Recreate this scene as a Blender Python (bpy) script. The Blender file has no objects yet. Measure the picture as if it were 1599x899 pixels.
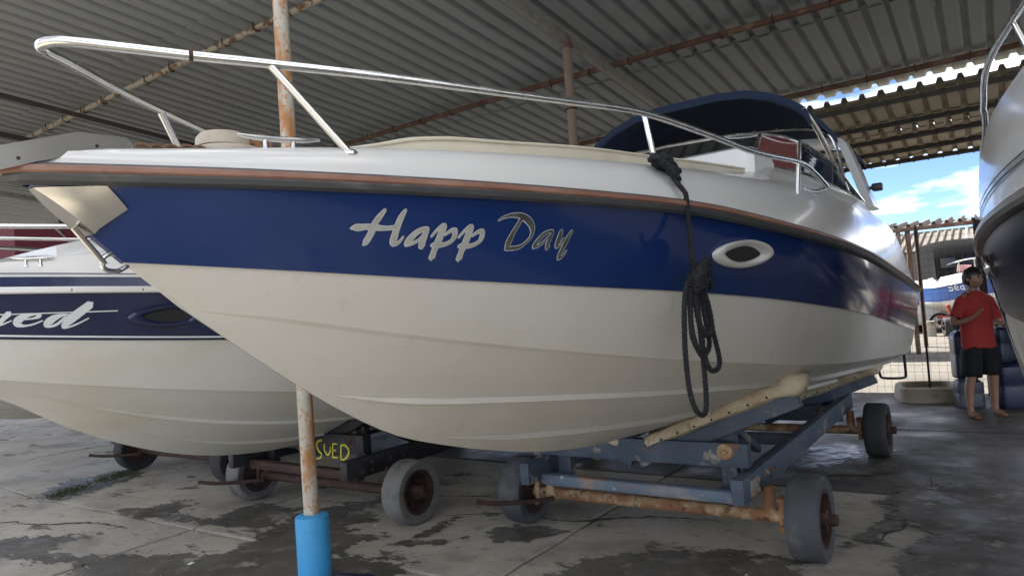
import bpy, bmesh, math, random
import numpy as np
from mathutils import Vector, Matrix, Euler
random.seed(7); rng = np.random.default_rng(7)
SC = bpy.context.scene; COL = SC.collection; PI = math.pi; R = math.radians

# ------------------------------------------------------------------ camera
# World axes: X = port side of the blue boat, Y = towards its stern, Z = up (metres).
F_PX, PITCH, ROLL, CAM_H, HEAD, CAM_X, CAM_Y = 1084.79, .03377, .0723, 1.6096, .60742, 2.052, -4.421
fw = Vector((-math.sin(HEAD)*math.cos(PITCH), math.cos(HEAD)*math.cos(PITCH), math.sin(PITCH)))
r0 = Vector((math.cos(HEAD), math.sin(HEAD), 0)); u0 = r0.cross(fw)
rt = r0*math.cos(ROLL) - u0*math.sin(ROLL); up = r0*math.sin(ROLL) + u0*math.cos(ROLL)
cam = bpy.data.cameras.new('camera'); cam_o = bpy.data.objects.new('camera', cam); COL.objects.link(cam_o)
cam.sensor_width = 36; cam.lens = 36*F_PX/1599; cam.clip_end = 2000; cam.clip_start = .05
mw = Matrix((rt, up, -fw)).transposed().to_4x4(); mw.translation = (CAM_X, CAM_Y, CAM_H); cam_o.matrix_world = mw
SC.camera = cam_o

# ------------------------------------------------------------------ light
SUN_EL, SUN_AZ = R(46), R(-54)           # azimuth from +Y towards +X
SUN_STRENGTH, SKY_STRENGTH, EXPOSURE = 3.2, .05, 2.53
sun = bpy.data.lights.new('sun', 'SUN'); sun.energy = SUN_STRENGTH; sun.angle = R(.5); sun.color = (1, .95, .87)
sun_o = bpy.data.objects.new('sun', sun); COL.objects.link(sun_o)
sd = Vector((math.sin(SUN_AZ)*math.cos(SUN_EL), math.cos(SUN_AZ)*math.cos(SUN_EL), math.sin(SUN_EL)))
sun_o.rotation_euler = sd.to_track_quat('Z', 'Y').to_euler()
W = bpy.data.worlds.new('World'); SC.world = W; W.use_nodes = True
wn, wl = W.node_tree.nodes, W.node_tree.links
bg = wn['Background']; sky = wn.new('ShaderNodeTexSky'); sky.sky_type = 'NISHITA'; sky.sun_disc = False
sky.sun_elevation = SUN_EL; sky.sun_rotation = SUN_AZ; sky.air_density = .36; sky.dust_density = 0; sky.ozone_density = 3
tc = wn.new('ShaderNodeTexCoord'); mp = wn.new('ShaderNodeMapping'); mp.inputs['Scale'].default_value = (1.2, 1.2, 4.5); mp.inputs['Location'].default_value = (4.1, 1.1, .5)
nz = wn.new('ShaderNodeTexNoise'); nz.inputs['Scale'].default_value = 2.1; nz.inputs['Detail'].default_value = 7; nz.inputs['Roughness'].default_value = .55
cr = wn.new('ShaderNodeValToRGB'); cr.color_ramp.elements[0].position = .46; cr.color_ramp.elements[1].position = .68
mx = wn.new('ShaderNodeMix'); mx.data_type = 'RGBA'; mx.inputs[7].default_value = (20, 19.7, 19.1, 1)
wl.new(tc.outputs['Generated'], mp.inputs[0]); wl.new(mp.outputs[0], nz.inputs[0]); wl.new(nz.outputs[0], cr.inputs[0])
wl.new(cr.outputs[0], mx.inputs[0]); wl.new(sky.outputs[0], mx.inputs[6]); wl.new(mx.outputs[2], bg.inputs[0])
bg.inputs[1].default_value = SKY_STRENGTH
SC.view_settings.view_transform = 'Standard'; SC.view_settings.look = 'None'
SC.view_settings.exposure = EXPOSURE; SC.view_settings.gamma = 1; SC.view_settings.use_curve_mapping = False
SC.render.resolution_x = 1024; SC.render.resolution_y = 575

# ------------------------------------------------------------------ materials
def mat(name, col, rough=.5, metal=0, coat=0, layers=(), bump=None, ior=None, trans=0, rvar=None, spec=None):
    """layers: (colour, noise scale, lo, hi[, stretch xyz]) painted over the base where noise is between lo and hi."""
    m = bpy.data.materials.new(name); m.use_nodes = True
    n, l = m.node_tree.nodes, m.node_tree.links; p = n['Principled BSDF']
    p.inputs['Roughness'].default_value = rough; p.inputs['Metallic'].default_value = metal
    p.inputs['Coat Weight'].default_value = coat; p.inputs['Coat Roughness'].default_value = .06
    p.inputs['Transmission Weight'].default_value = trans
    if ior: p.inputs['IOR'].default_value = ior
    if spec is not None: p.inputs['Specular IOR Level'].default_value = spec
    t = n.new('ShaderNodeTexCoord'); last = None
    def noise(scale, stretch=(1, 1, 1), det=6, rg=.6):
        mpn = n.new('ShaderNodeMapping'); mpn.inputs['Scale'].default_value = stretch
        q = n.new('ShaderNodeTexNoise'); q.inputs['Scale'].default_value = scale; q.inputs['Detail'].default_value = det
        q.inputs['Roughness'].default_value = rg
        l.new(t.outputs['Object'], mpn.inputs[0]); l.new(mpn.outputs[0], q.inputs[0]); return q.outputs[0]
    base = n.new('ShaderNodeRGB'); base.outputs[0].default_value = (*col, 1); cur = base.outputs[0]
    for ly in layers:
        c, s, lo, hi = ly[:4]; st = ly[4] if len(ly) > 4 else (1, 1, 1)
        ramp = n.new('ShaderNodeMapRange'); ramp.inputs[1].default_value = lo; ramp.inputs[2].default_value = hi
        l.new(noise(s, st), ramp.inputs[0])
        x = n.new('ShaderNodeMix'); x.data_type = 'RGBA'; x.inputs[7].default_value = (*c, 1)
        l.new(ramp.outputs[0], x.inputs[0]); l.new(cur, x.inputs[6]); cur = x.outputs[2]; last = ramp.outputs[0]
    l.new(cur, p.inputs['Base Color'])
    if rvar:
        rr = n.new('ShaderNodeMapRange'); rr.inputs[3].default_value = rvar[1]; rr.inputs[4].default_value = rvar[2]
        rr.inputs[1].default_value = .35; rr.inputs[2].default_value = .65
        l.new(noise(rvar[0]), rr.inputs[0]); l.new(rr.outputs[0], p.inputs['Roughness'])
    if bump:
        b = n.new('ShaderNodeBump'); b.inputs['Strength'].default_value = bump[1]; b.inputs['Distance'].default_value = bump[2] if len(bump) > 2 else .01
        l.new(noise(bump[0], bump[3] if len(bump) > 3 else (1, 1, 1)), b.inputs['Height']); l.new(b.outputs[0], p.inputs['Normal'])
    return m
M = {}
M['gel_white'] = mat('white gelcoat', (.66, .645, .605), .20, coat=.25, layers=[((.63, .61, .565), 1.1, .45, .8)], rvar=(1.2, .17, .27))
M['gel_bottom'] = mat('white hull gelcoat', (.61, .58, .515), .36, layers=[((.56, .52, .44), 1.3, .45, .8), ((.46, .40, .30), 2.4, .60, .95, (7, 7, .6)), ((.48, .40, .28), 7, .70, .9)], rvar=(4, .3, .5))
M['gel_yellowed'] = mat('yellowed hull gelcoat', (.62, .60, .54), .4, layers=[((.55, .50, .37), 1.1, .45, .8, (1, 1, 2.5))], rvar=(4, .3, .5))
M['gel_blue'] = mat('navy gelcoat', (.010, .031, .128), .13, coat=.3, spec=.45, layers=[((.019, .044, .165), 1.5, .45, .8, (1, .5, 2)), ((.10, .13, .24), 30, .74, .82)], rvar=(3, .08, .2))
M['gel_dark'] = mat('dark navy gelcoat', (.010, .016, .055), .16, coat=.4, layers=[((.02, .03, .08), 2, .5, .8)])
M['gel_black'] = mat('black gelcoat', (.004, .005, .009), .3, spec=.15)
M['gel_farblue'] = mat('faded blue paint', (.03, .09, .30), .4)
M['steel'] = mat('stainless steel', (.72, .71, .68), .2, 1, layers=[((.5, .46, .4), 9, .55, .8)], rvar=(14, .12, .32))
M['steel_dull'] = mat('brushed steel plate', (.56, .54, .50), .3, 1, layers=[((.42, .37, .31), 2.2, .45, .8)], rvar=(2.5, .24, .38))
M['chrome_letter'] = mat('brushed letter face', (.58, .59, .53), .35, .35, layers=[((.45, .45, .38), 25, .45, .7)])
M['chrome_dark'] = mat('darker mirror letter face', (.36, .36, .32), .22, .75, layers=[((.22, .22, .19), 18, .45, .65)])
M['letter_edge'] = mat('pale letter edge', (.72, .75, .76), .35, .2)
M['rubber_grey'] = mat('grey rubber', (.065, .068, .07), .45, layers=[((.16, .16, .16), 12, .55, .8, (1, .2, 1))])
M['rail_brown'] = mat('weathered brown rail insert', (.23, .105, .068), .5, layers=[((.34, .20, .14), 9, .45, .75, (1, .25, 1)), ((.52, .47, .43), 5, .66, .72, (1, .5, 1)), ((.09, .06, .05), 22, .62, .8)])
M['cream'] = mat('cream vinyl', (.66, .60, .46), .55, layers=[((.55, .48, .34), 4, .5, .8)], bump=(60, .12, .004))
M['canvas'] = mat('navy canvas', (.010, .022, .062), .9, layers=[((.02, .045, .11), 3, .5, .8)], bump=(140, .25, .003))
M['canvas_edge'] = mat('navy canvas hem', (.009, .021, .050), .85, bump=(90, .3, .004))
M['tarp'] = mat('black tarpaulin', (.005, .005, .006), .95, spec=.1)
M['maroon'] = mat('maroon canvas', (.10, .012, .02), .85, bump=(60, .2, .004))
M['glass_dark'] = mat('smoked glass', (.012, .014, .016), .06, coat=.3)
M['glass_green'] = mat('green tinted glass', (.55, .80, .78), .03, trans=1, ior=1.1)
M['curtain'] = mat('maroon curtain behind glass', (.20, .055, .05), .12, coat=.6)
M['black'] = mat('black plastic', (.012, .012, .013), .4)
M['rope'] = mat('black rope', (.010, .011, .014), .7)
M['chain'] = mat('rusty chain', (.20, .11, .07), .85, .2, layers=[((.36, .27, .2), 40, .5, .7)])
M['windlass'] = mat('weathered cast housing', (.47, .40, .31), .55, layers=[((.32, .25, .18), 12, .5, .75)])
M['pole'] = mat('peeling rusty pole paint', (.50, .48, .40), .65, layers=[((.40, .38, .30), 4, .4, .7, (1, 1, .4)), ((.38, .165, .05), 9, .44, .58, (1, 1, .3)), ((.42, .17, .05), 30, .52, .66), ((.13, .055, .03), 26, .62, .72)], bump=(40, .3, .004))
M['pole_brown'] = mat('brown weathered pole', (.20, .14, .10), .75, layers=[((.35, .28, .2), 7, .5, .7, (1, 1, .4))])
M['pole_dark'] = mat('dark rusty post', (.045, .022, .018), .7)
M['sleeve'] = mat('sky blue painted pipe', (.04, .30, .62), .45, layers=[((.075, .36, .62), 3, .42, .66, (1, 1, .5)), ((.16, .38, .52), 13, .60, .75, (1, 1, .3)), ((.03, .10, .2), 34, .68, .74), ((.20, .22, .2), 8, .70, .76)], bump=(30, .1, .003))
M['purlin_rust'] = mat('rusty purlin', (.11, .055, .035), .8, layers=[((.20, .13, .09), 5, .5, .7), ((.07, .035, .025), 16, .55, .7)])
M['purlin_pale'] = mat('flaking pale purlin', (.33, .30, .22), .8, layers=[((.12, .055, .03), 9, .5, .58), ((.05, .03, .02), 22, .6, .7)])
M['purlin_dark'] = mat('dark steel purlin', (.05, .042, .036), .7)
M['rafter'] = mat('grey painted rafter', (.24, .23, .20), .7, layers=[((.13, .1, .08), 5, .5, .7)])
M['sheet'] = mat('grey roof sheet', (.255, .275, .282), .75, layers=[((.195, .21, .215), .9, .4, .7, (1, .3, 1)), ((.22, .22, .215), 7, .62, .8, (1, .15, 1)), ((.15, .14, .13), 3, .66, .82, (1, .3, 1))])
M['sheet_warm'] = mat('tan roof sheet', (.25, .22, .165), .8, layers=[((.15, .125, .095), 1.2, .5, .75)])
M['sheet_far'] = mat('old tile sheet', (.13, .11, .092), .85, layers=[((.08, .06, .05), 2, .5, .75)])
M['trailer_blue'] = mat('weathered blue trailer paint', (.050, .072, .105), .62, layers=[((.095, .118, .145), 4, .45, .7), ((.30, .26, .20), 6, .60, .68), ((.18, .075, .035), 5, .62, .71), ((.03, .036, .05), 14, .60, .74)], bump=(30, .25, .004))
M['trailer_mix'] = mat('peeled blue and rust pipe', (.11, .155, .21), .65, layers=[((.36, .29, .22), 3.2, .42, .56, (.6, 1, 1)), ((.27, .11, .05), 4, .53, .66, (.6, 1, 1)), ((.48, .45, .38), 14, .62, .7)], bump=(30, .25, .004))
M['trailer_black'] = mat('black trailer paint', (.014, .015, .018), .55, layers=[((.035, .036, .042), 6, .5, .7), ((.12, .06, .035), 7, .66, .74)], bump=(30, .3, .004))
M['rust'] = mat('orange brown rust', (.25, .12, .055), .85, layers=[((.46, .34, .20), 7, .46, .62), ((.10, .045, .025), 15, .55, .7)], bump=(50, .4, .004))
M['rust_dark'] = mat('dark rust', (.042, .020, .015), .8, layers=[((.085, .042, .03), 10, .5, .7)], bump=(50, .4, .004))
M['tyre'] = mat('worn grey rubber tyre', (.062, .065, .07), .8, layers=[((.12, .12, .118), 7, .5, .72), ((.05, .05, .05), 16, .6, .75)], bump=(70, .3, .004))
M['tyre_pale'] = mat('pale worn tyre', (.165, .16, .148), .85, layers=[((.085, .085, .08), 8, .46, .7)], bump=(70, .3, .004))
M['tyre_dark'] = mat('dark rubber tyre', (.03, .03, .032), .8, bump=(70, .3, .004))
M['carpet'] = mat('stained carpet pad', (.55, .47, .335), .9, layers=[((.38, .27, .15), 6, .47, .68), ((.24, .15, .08), 13, .58, .70), ((.10, .05, .03), 24, .66, .72)], bump=(110, .4, .006))
M['yellow'] = mat('yellow brush paint', (.55, .50, .03), .6, layers=[((.35, .30, .03), 40, .5, .7)])
M['slab'] = mat('worn concrete slab', (.49, .45, .375), .82, layers=[((.38, .345, .285), 1.1, .4, .62), ((.53, .49, .42), 3.3, .55, .75), ((.27, .245, .20), .6, .52, .62, (1, 1.6, 1)), ((.13, .118, .098), 1.7, .60, .64, (1, 1.9, 1)), ((.26, .23, .19), 9, .55, .72), ((.08, .072, .064), 26, .68, .74)], bump=(38, .35, .006), rvar=(.7, .5, .9))
M['slab_damp_shade'] = mat('damp slab darkened for shade', (.115, .108, .095), .6, layers=[((.08, .075, .066), 1.1, .4, .62), ((.17, .16, .138), 2.3, .56, .68), ((.055, .052, .046), 1.7, .56, .62), ((.22, .205, .175), 9, .64, .74)], bump=(38, .35, .006), rvar=(1.2, .32, .85))  # rear and right slabs: damp, and darkened further to stand in for shade
M['damp'] = mat('damp dirty concrete', (.125, .114, .094), .55, layers=[((.082, .075, .062), 2.2, .45, .62), ((.20, .18, .148), 7, .54, .66), ((.31, .28, .23), 3.7, .60, .66), ((.06, .065, .035), 5, .62, .74)], bump=(34, .5, .006), rvar=(3, .35, .75))
M['dirt'] = mat('dark joint dirt', (.07, .063, .052), .9, layers=[((.05, .06, .03), 3, .55, .7)], bump=(30, .5, .01))
M['yard'] = mat('worn yard concrete', (.125, .112, .094), .9, layers=[((.09, .08, .066), .6, .45, .65), ((.075, .07, .06), 2.5, .6, .75)], bump=(20, .3, .01))
M['water'] = mat('puddle water', (.03, .03, .03), .08, spec=.22, bump=(70, .12, .006), rvar=(7, .10, .42))
M['grass'] = mat('grass blade', (.06, .12, .025), .7)
M['moss'] = mat('moss', (.055, .075, .025), .9)
M['skin'] = mat('skin', (.30, .165, .105), .5)
M['hair'] = mat('black hair', (.008, .007, .007), .5, bump=(90, .5, .006))
M['shirt'] = mat('red cotton', (.38, .032, .026), .85, bump=(14, .4, .02))
M['shorts'] = mat('black cotton', (.006, .006, .008), .85, bump=(16, .4, .02))
M['sandal'] = mat('brown sandal', (.09, .04, .025), .6)
M['jug_blue'] = mat('dark blue plastic', (.010, .018, .05), .35, layers=[((.03, .04, .07), 8, .55, .8)])
M['jug_grey'] = mat('grey plastic', (.11, .12, .14), .45)
M['grp_beige'] = mat('dirty beige fibreglass', (.40, .33, .23), .6, layers=[((.25, .2, .13), 5, .5, .7)])
M['wire'] = mat('galvanised wire', (.16, .16, .15), .55, .5)
M['paper'] = mat('white scrap', (.72, .72, .70), .8)
M['shoe'] = mat('navy shoe', (.012, .014, .04), .5)
M['white_paint'] = mat('white paint', (.75, .76, .76), .5)
M['red_paint'] = mat('red paint', (.35, .05, .03), .6)
M['green_paint'] = mat('green paint', (.10, .42, .16), .6)
M['leaf'] = mat('tree leaf', (.05, .10, .03), .7, layers=[((.09, .14, .04), 3, .5, .7)])
M['bark'] = mat('bark', (.12, .09, .06), .9)

# ------------------------------------------------------------------ mesh helpers
class MB:
    def __init__(s): s.v = []; s.f = []; s.mi = []
    def add(s, vs, fs, mi=0):
        o = len(s.v); s.v += [tuple(map(float, q)) for q in vs]; s.f += [tuple(i+o for i in f) for f in fs]; s.mi += [mi]*len(fs); return s
    def box(s, c, size, rot=(0, 0, 0), mi=0, bev=0):
        x, y, z = [q/2 for q in size]; b = min(bev, x*.9, y*.9, z*.9); m = Euler(rot).to_matrix(); c = Vector(c)
        if b <= 0:
            vs = [c + m @ Vector((i*x, j*y, k*z)) for i in (-1, 1) for j in (-1, 1) for k in (-1, 1)]
            return s.add(vs, [(0, 1, 3, 2), (4, 6, 7, 5), (0, 4, 5, 1), (2, 3, 7, 6), (0, 2, 6, 4), (1, 5, 7, 3)], mi)
        bm = bmesh.new(); bmesh.ops.create_cube(bm, size=1)
        for v in bm.verts: v.co = Vector((v.co.x*2*x, v.co.y*2*y, v.co.z*2*z))
        bmesh.ops.bevel(bm, geom=bm.edges[:], offset=b, segments=2, profile=.5, affect='EDGES')
        bm.verts.index_update()
        s.add([c + m @ v.co for v in bm.verts], [tuple(v.index for v in f.verts) for f in bm.faces], mi); bm.free(); return s
    def beam(s, a, b, w, h, upv=(0, 0, 1), mi=0, bev=.006):
        """box bar from a to b, w across, h along upv"""
        a, b = Vector(a), Vector(b); d = (b-a); L = d.length; d.normalize(); u = Vector(upv); sx = d.cross(u).normalized(); u = sx.cross(d)
        m = Matrix((sx, d, u)).transposed(); return s.box((a+b)/2, (w, L, h), m.to_euler(), mi, bev)
    def tube(s, pts, r, n=10, closed=False, mi=0, caps=True):
        P = [Vector(p) for p in pts]; N = len(P); rr = r if hasattr(r, '__len__') else [r]*N
        T = []
        for i in range(N):
            a = P[(i-1) % N] if (closed or i > 0) else P[i]; b = P[(i+1) % N] if (closed or i < N-1) else P[i]
            t = (b-a); T.append(t.normalized() if t.length > 1e-9 else Vector((0, 0, 1)))
        u = T[0].cross(Vector((0, 0, 1)));
        if u.length < .05: u = T[0].cross(Vector((1, 0, 0)))
        u.normalize(); vs = []
        for i in range(N):
            u = (u - T[i]*u.dot(T[i])); u = u.normalized() if u.length > 1e-6 else T[i].orthogonal().normalized()
            w = T[i].cross(u)
            for k in range(n):
                a = 2*PI*k/n; vs.append(P[i] + (u*math.cos(a) + w*math.sin(a))*rr[i])
        fs = []
        for i in range(N if closed else N-1):
            j = (i+1) % N
            for k in range(n): fs.append((i*n+k, i*n+(k+1) % n, j*n+(k+1) % n, j*n+k))
        if not closed and caps: fs += [tuple(range(n-1, -1, -1)), tuple((N-1)*n+k for k in range(n))]
        return s.add(vs, fs, mi)
    def lathe(s, prof, n=24, axis='Z', c=(0, 0, 0), mi=0, closed=False, sx=1, sy=1):
        """prof: (radius, height) pairs along the axis"""
        vs = []; c = Vector(c)
        for r, h in prof:
            for k in range(n):
                a = 2*PI*k/n; x, y = r*math.cos(a)*sx, r*math.sin(a)*sy
                vs.append(c + Vector({'Z': (x, y, h), 'X': (h, x, y), 'Y': (y, h, x)}[axis]))
        fs = []; m = len(prof)
        for i in range(m if closed else m-1):
            j = (i+1) % m
            for k in range(n): fs.append((i*n+k, i*n+(k+1) % n, j*n+(k+1) % n, j*n+k))
        if not closed: fs += [tuple(range(n-1, -1, -1)), tuple((m-1)*n+k for k in range(n))]
        return s.add(vs, fs, mi)
    def loft(s, rows, closed=False, mi=0, cap=False):
        n = len(rows[0]); vs = [p for r in rows for p in r]; fs = []
        for i in range(len(rows)-1):
            for k in range(n if closed else n-1):
                q = (k+1) % n; fs.append((i*n+k, i*n+q, (i+1)*n+q, (i+1)*n+k))
        if cap: fs += [tuple(range(n-1, -1, -1)), tuple((len(rows)-1)*n+k for k in range(n))]
        return s.add(vs, fs, mi)
    def build(s, name, mats, parent=None, smooth=True, fix=True, ang=35):
        me = bpy.data.meshes.new(name); me.from_pydata(s.v, [], s.f)
        for m in (mats if isinstance(mats, (list, tuple)) else [mats]): me.materials.append(M[m] if isinstance(m, str) else m)
        me.polygons.foreach_set('material_index', s.mi)
        if fix:
            bm = bmesh.new(); bm.from_mesh(me); bmesh.ops.recalc_face_normals(bm, faces=bm.faces[:]); bm.to_mesh(me); bm.free()
        if smooth:
            me.polygons.foreach_set('use_smooth', [True]*len(me.polygons)); me.set_sharp_from_angle(angle=R(ang))
        me.update(); o = bpy.data.objects.new(name, me); COL.objects.link(o)
        if parent: o.parent = parent
        return o
def tag(o, label=None, cat=None, group=None, kind=None):
    if label: o['label'] = label
    if cat: o['category'] = cat
    if group: o['group'] = group
    if kind: o['kind'] = kind
    return o
def thing(name, label, cat, loc=(0, 0, 0), rot=(0, 0, 0), group=None):
    o = bpy.data.objects.new(name, None); COL.objects.link(o); o.location = loc; o.rotation_euler = rot; o.empty_display_size = .2
    return tag(o, label, cat, group)
def copy_tree(o, parent=None):
    c = o.copy(); COL.objects.link(c)
    if parent: c.parent = parent
    for ch in list(o.children): copy_tree(ch, c)
    return c
def bez(pts, n=8, closed=False):
    """Catmull-Rom through points"""
    P = [np.array(p, float) for p in pts]; N = len(P); out = []
    for i in range(N if closed else N-1):
        p1, p2 = P[i], P[(i+1) % N]
        p0 = P[(i-1) % N] if (closed or i > 0) else 2*p1-p2; p3 = P[(i+2) % N] if (closed or i+2 < N) else 2*p2-p1
        for k in range(n):
            t = k/n; out.append(.5*((2*p1)+(p2-p0)*t+(2*p0-5*p1+4*p2-p3)*t*t+(3*p1-p0-3*p2+p3)*t**3))
    if not closed: out.append(P[-1])
    return out
def pchip(xs, ys):
    xs, ys = np.array(xs, float), np.array(ys, float); h = np.diff(xs); d = np.diff(ys)/h; m = np.zeros_like(xs)
    m[0], m[-1] = d[0], d[-1]
    for i in range(1, len(xs)-1): m[i] = (d[i-1]*h[i]+d[i]*h[i-1])/(h[i]+h[i-1])
    def f(x):
        x = np.asarray(x, float); xc = np.clip(x, xs[0], xs[-1]); i = np.clip(np.searchsorted(xs, xc)-1, 0, len(xs)-2); t = (xc-xs[i])/h[i]
        y = (2*t**3-3*t**2+1)*ys[i]+(t**3-2*t**2+t)*h[i]*m[i]+(-2*t**3+3*t**2)*ys[i+1]+(t**3-t**2)*h[i]*m[i+1]
        return y + np.where(x < xs[0], (x-xs[0])*m[0], 0) + np.where(x > xs[-1], (x-xs[-1])*m[-1], 0)
    return f
def beamf(B, p, L, Y0, tp=.011):
    def f(Y):
        Y = np.asarray(Y, float); u = np.clip((Y-Y0)/L, 0, 1)
        return B*(1-(1-u)**p) - tp*np.clip(Y-1, 0, None)**1.5
    return f
def ribbon(mb, pts, sx, lift, mapf, n=4, mi=0, grow=0., cap=True):
    """brush stroke: pts (a, z, width) on a surface; mapf(a, z, lift) -> 3-D. sx = true length per unit of a"""
    q = bez(pts, n); q = [(p[0]*sx, p[1], max(p[2], .002)+grow) for p in q]; L = []; Rr = []
    for i, p in enumerate(q):
        a, b = q[max(i-1, 0)], q[min(i+1, len(q)-1)]; d = np.array([b[0]-a[0], b[1]-a[1]]); d /= (np.linalg.norm(d)+1e-9)
        nrm = np.array([-d[1], d[0]]); w = p[2]/2
        L.append((p[0]+nrm[0]*w, p[1]+nrm[1]*w)); Rr.append((p[0]-nrm[0]*w, p[1]-nrm[1]*w))
        if i == 0: d0 = d
    e0 = (q[0][0]-d0[0]*q[0][2]*.4, q[0][1]-d0[1]*q[0][2]*.4); e1 = (q[-1][0]+d[0]*q[-1][2]*.4, q[-1][1]+d[1]*q[-1][2]*.4)
    vs = [mapf(a/sx, z, lift) for a, z in L+Rr+[e0, e1]]; m = len(L); fs = [(i, i+1, m+i+1, m+i) for i in range(m-1)]
    fs += [(2*m, 0, m), (2*m+1, 2*m-1, m-1)]
    mb.add(vs, fs, mi)

# ------------------------------------------------------------------ ground and floor
def jag(a, b, n, amp):
    a, b = np.array(a), np.array(b); d = b-a; nr = np.array([-d[1], d[0]])/(np.linalg.norm(d)+1e-9); w = 0; o = []
    for i in range(n):
        t = i/n; w = .6*w+rng.normal(0, amp); o.append(a+d*t+nr*w*min(1, 4*t, 4*(1-t)))
    return o
mb = MB(); g = 400
mb.add([(-g, -g, -.045), (g, -g, -.045), (g, g, -.045), (-g, g, -.045)], [(0, 1, 2, 3)])
tag(mb.build('ground', 'yard', smooth=False), 'pale worn concrete yard around the sheds', kind='structure')
floor = bpy.data.objects.new('concrete_floor', None); COL.objects.link(floor); tag(floor, 'stained grey concrete floor under the boats', kind='structure')
mb = MB(); mb.add([(-19, -9, -.028), (9.5, -9, -.028), (9.5, 7.1, -.028), (-19, 7.1, -.028)], [(0, 1, 2, 3)]); mb.build('joint_dirt', 'dirt', floor, smooth=False)
xl = [-18.6, -15.6, -12.6, -9.5, -6.5, -3.55, -.55, 2.45, 5.6, 9.2]; yl = [-8.8, -6.6, -3.9, -1.2, 1.55, 4.3, 7.0]
cor = {(i, j): (x+rng.normal(0, .07), y+rng.normal(0, .07)) for i, x in enumerate(xl) for j, y in enumerate(yl)}
for i in range(len(xl)-1):
    for j in range(len(yl)-1):
        c = [np.array(cor[k]) for k in ((i, j), (i+1, j), (i+1, j+1), (i, j+1))]; ctr = sum(c)/4
        gap = .004+.010*rng.random(); c = [q+(ctr-q)/np.linalg.norm(ctr-q)*gap*1.5 for q in c]
        out = []
        for k in range(4): out += jag(c[k], c[(k+1) % 4], 22, .007)
        n = len(out); dz = rng.normal(0, .002)
        inn = [q+(ctr-q)/np.linalg.norm(ctr-q)*.02 for q in out]
        vs = [(q[0], q[1], -.027) for q in out]+[(q[0], q[1], -.006+dz) for q in out]+[(q[0], q[1], dz) for q in inn]
        fs = [(k, (k+1) % n, n+(k+1) % n, n+k) for k in range(n)]+[(n+k, n+(k+1) % n, 2*n+(k+1) % n, 2*n+k) for k in range(n)]+[tuple(range(2*n, 3*n))]
        mb = MB(); mb.add(vs, fs); mb.build('concrete_slab', 'slab_damp_shade' if (j >= 4 and i > 3) or i >= 7 else 'slab', floor, smooth=False)
# damp, dirt-filled patches lying in the hollows between the slabs
DAMP = [[(-5.013, -2.1), (-4.677, -1.892), (-4.243, -1.68), (-4.279, -1.931), (-4.235, -2.04), (-3.862, -2.033), (-3.499, -1.878), (-3.226, -1.732), (-2.943, -1.597), (-2.684, -1.528), (-2.714, -1.353), (-2.83, -1.136), (-2.894, -0.943), (-3.049, -0.537), (-2.926, -0.286), (-2.618, 0.041), (-2.536, -0.343), (-2.178, -0.394), (-2.342, -0.723), (-1.815, -0.752), (-1.961, -0.964), (-1.836, -1.192), (-1.535, -1.089), (-1.273, -1.052), (-1.176, -1.593), (-2.994, -2.432), (-3.56, -2.074), (-3.95, -2.215), (-4.308, -2.254), (-4.68, -2.384)], [(-5.016, -1.218), (-4.403, -1.257), (-4.226, -1.148), (-3.815, -1.145), (-3.385, -1.086), (-3.072, -0.997), (-2.977, -0.852), (-3.136, -0.469), (-3.701, -0.53), (-3.748, -0.761), (-3.655, -1.006), (-4.049, -1.04), (-4.289, -1.008), (-4.355, -0.771), (-4.614, -0.751), (-4.707, -1.014)], [(-6.528, -1.268), (-7.056, -0.703), (-6.931, -0.102), (-6.434, -0.182), (-6.044, -0.937), (-6.029, -1.192)], [(-0.282, -0.645), (-0.084, -0.414), (0.176, -0.202), (0.584, -0.054), (0.89, -0.043), (1.104, -0.54), (-0.403, -1.236), (-0.274, -0.814)], [(-1.201, -0.378), (-1.108, -0.181), (-0.818, -0.098), (-0.583, -0.128), (-0.738, -0.31), (-0.721, -0.418), (-0.94, -0.495)], [(-1.657, -0.28), (-1.626, -0.144), (-1.533, -0.35), (-1.524, -0.509), (-1.577, -0.73), (-1.632, -0.869), (-1.602, -0.634)], [(-1.647, -0.918), (-1.507, -0.803), (-1.305, -0.69), (-1.214, -0.475), (-1.325, -0.596), (-1.547, -0.761)], [(0.318, 2.27), (0.717, 2.045), (1.061, 2.086), (1.238, 2.45), (1.164, 2.681), (0.901, 2.881), (0.456, 3.123)], [(1.126, 0.249), (1.231, 0.394), (1.301, 0.323), (1.308, 0.556), (1.442, 0.979), (1.546, 1.111), (1.35, 1.132), (1.256, 0.758), (1.192, 0.535)], [(1.287, 1.737), (1.615, 2.011), (2.107, 2.278), (2.279, 1.192), (2.15, -0.057), (1.587, -0.317), (1.455, 0.112), (1.578, 0.64), (1.254, 1.263)]]
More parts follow.
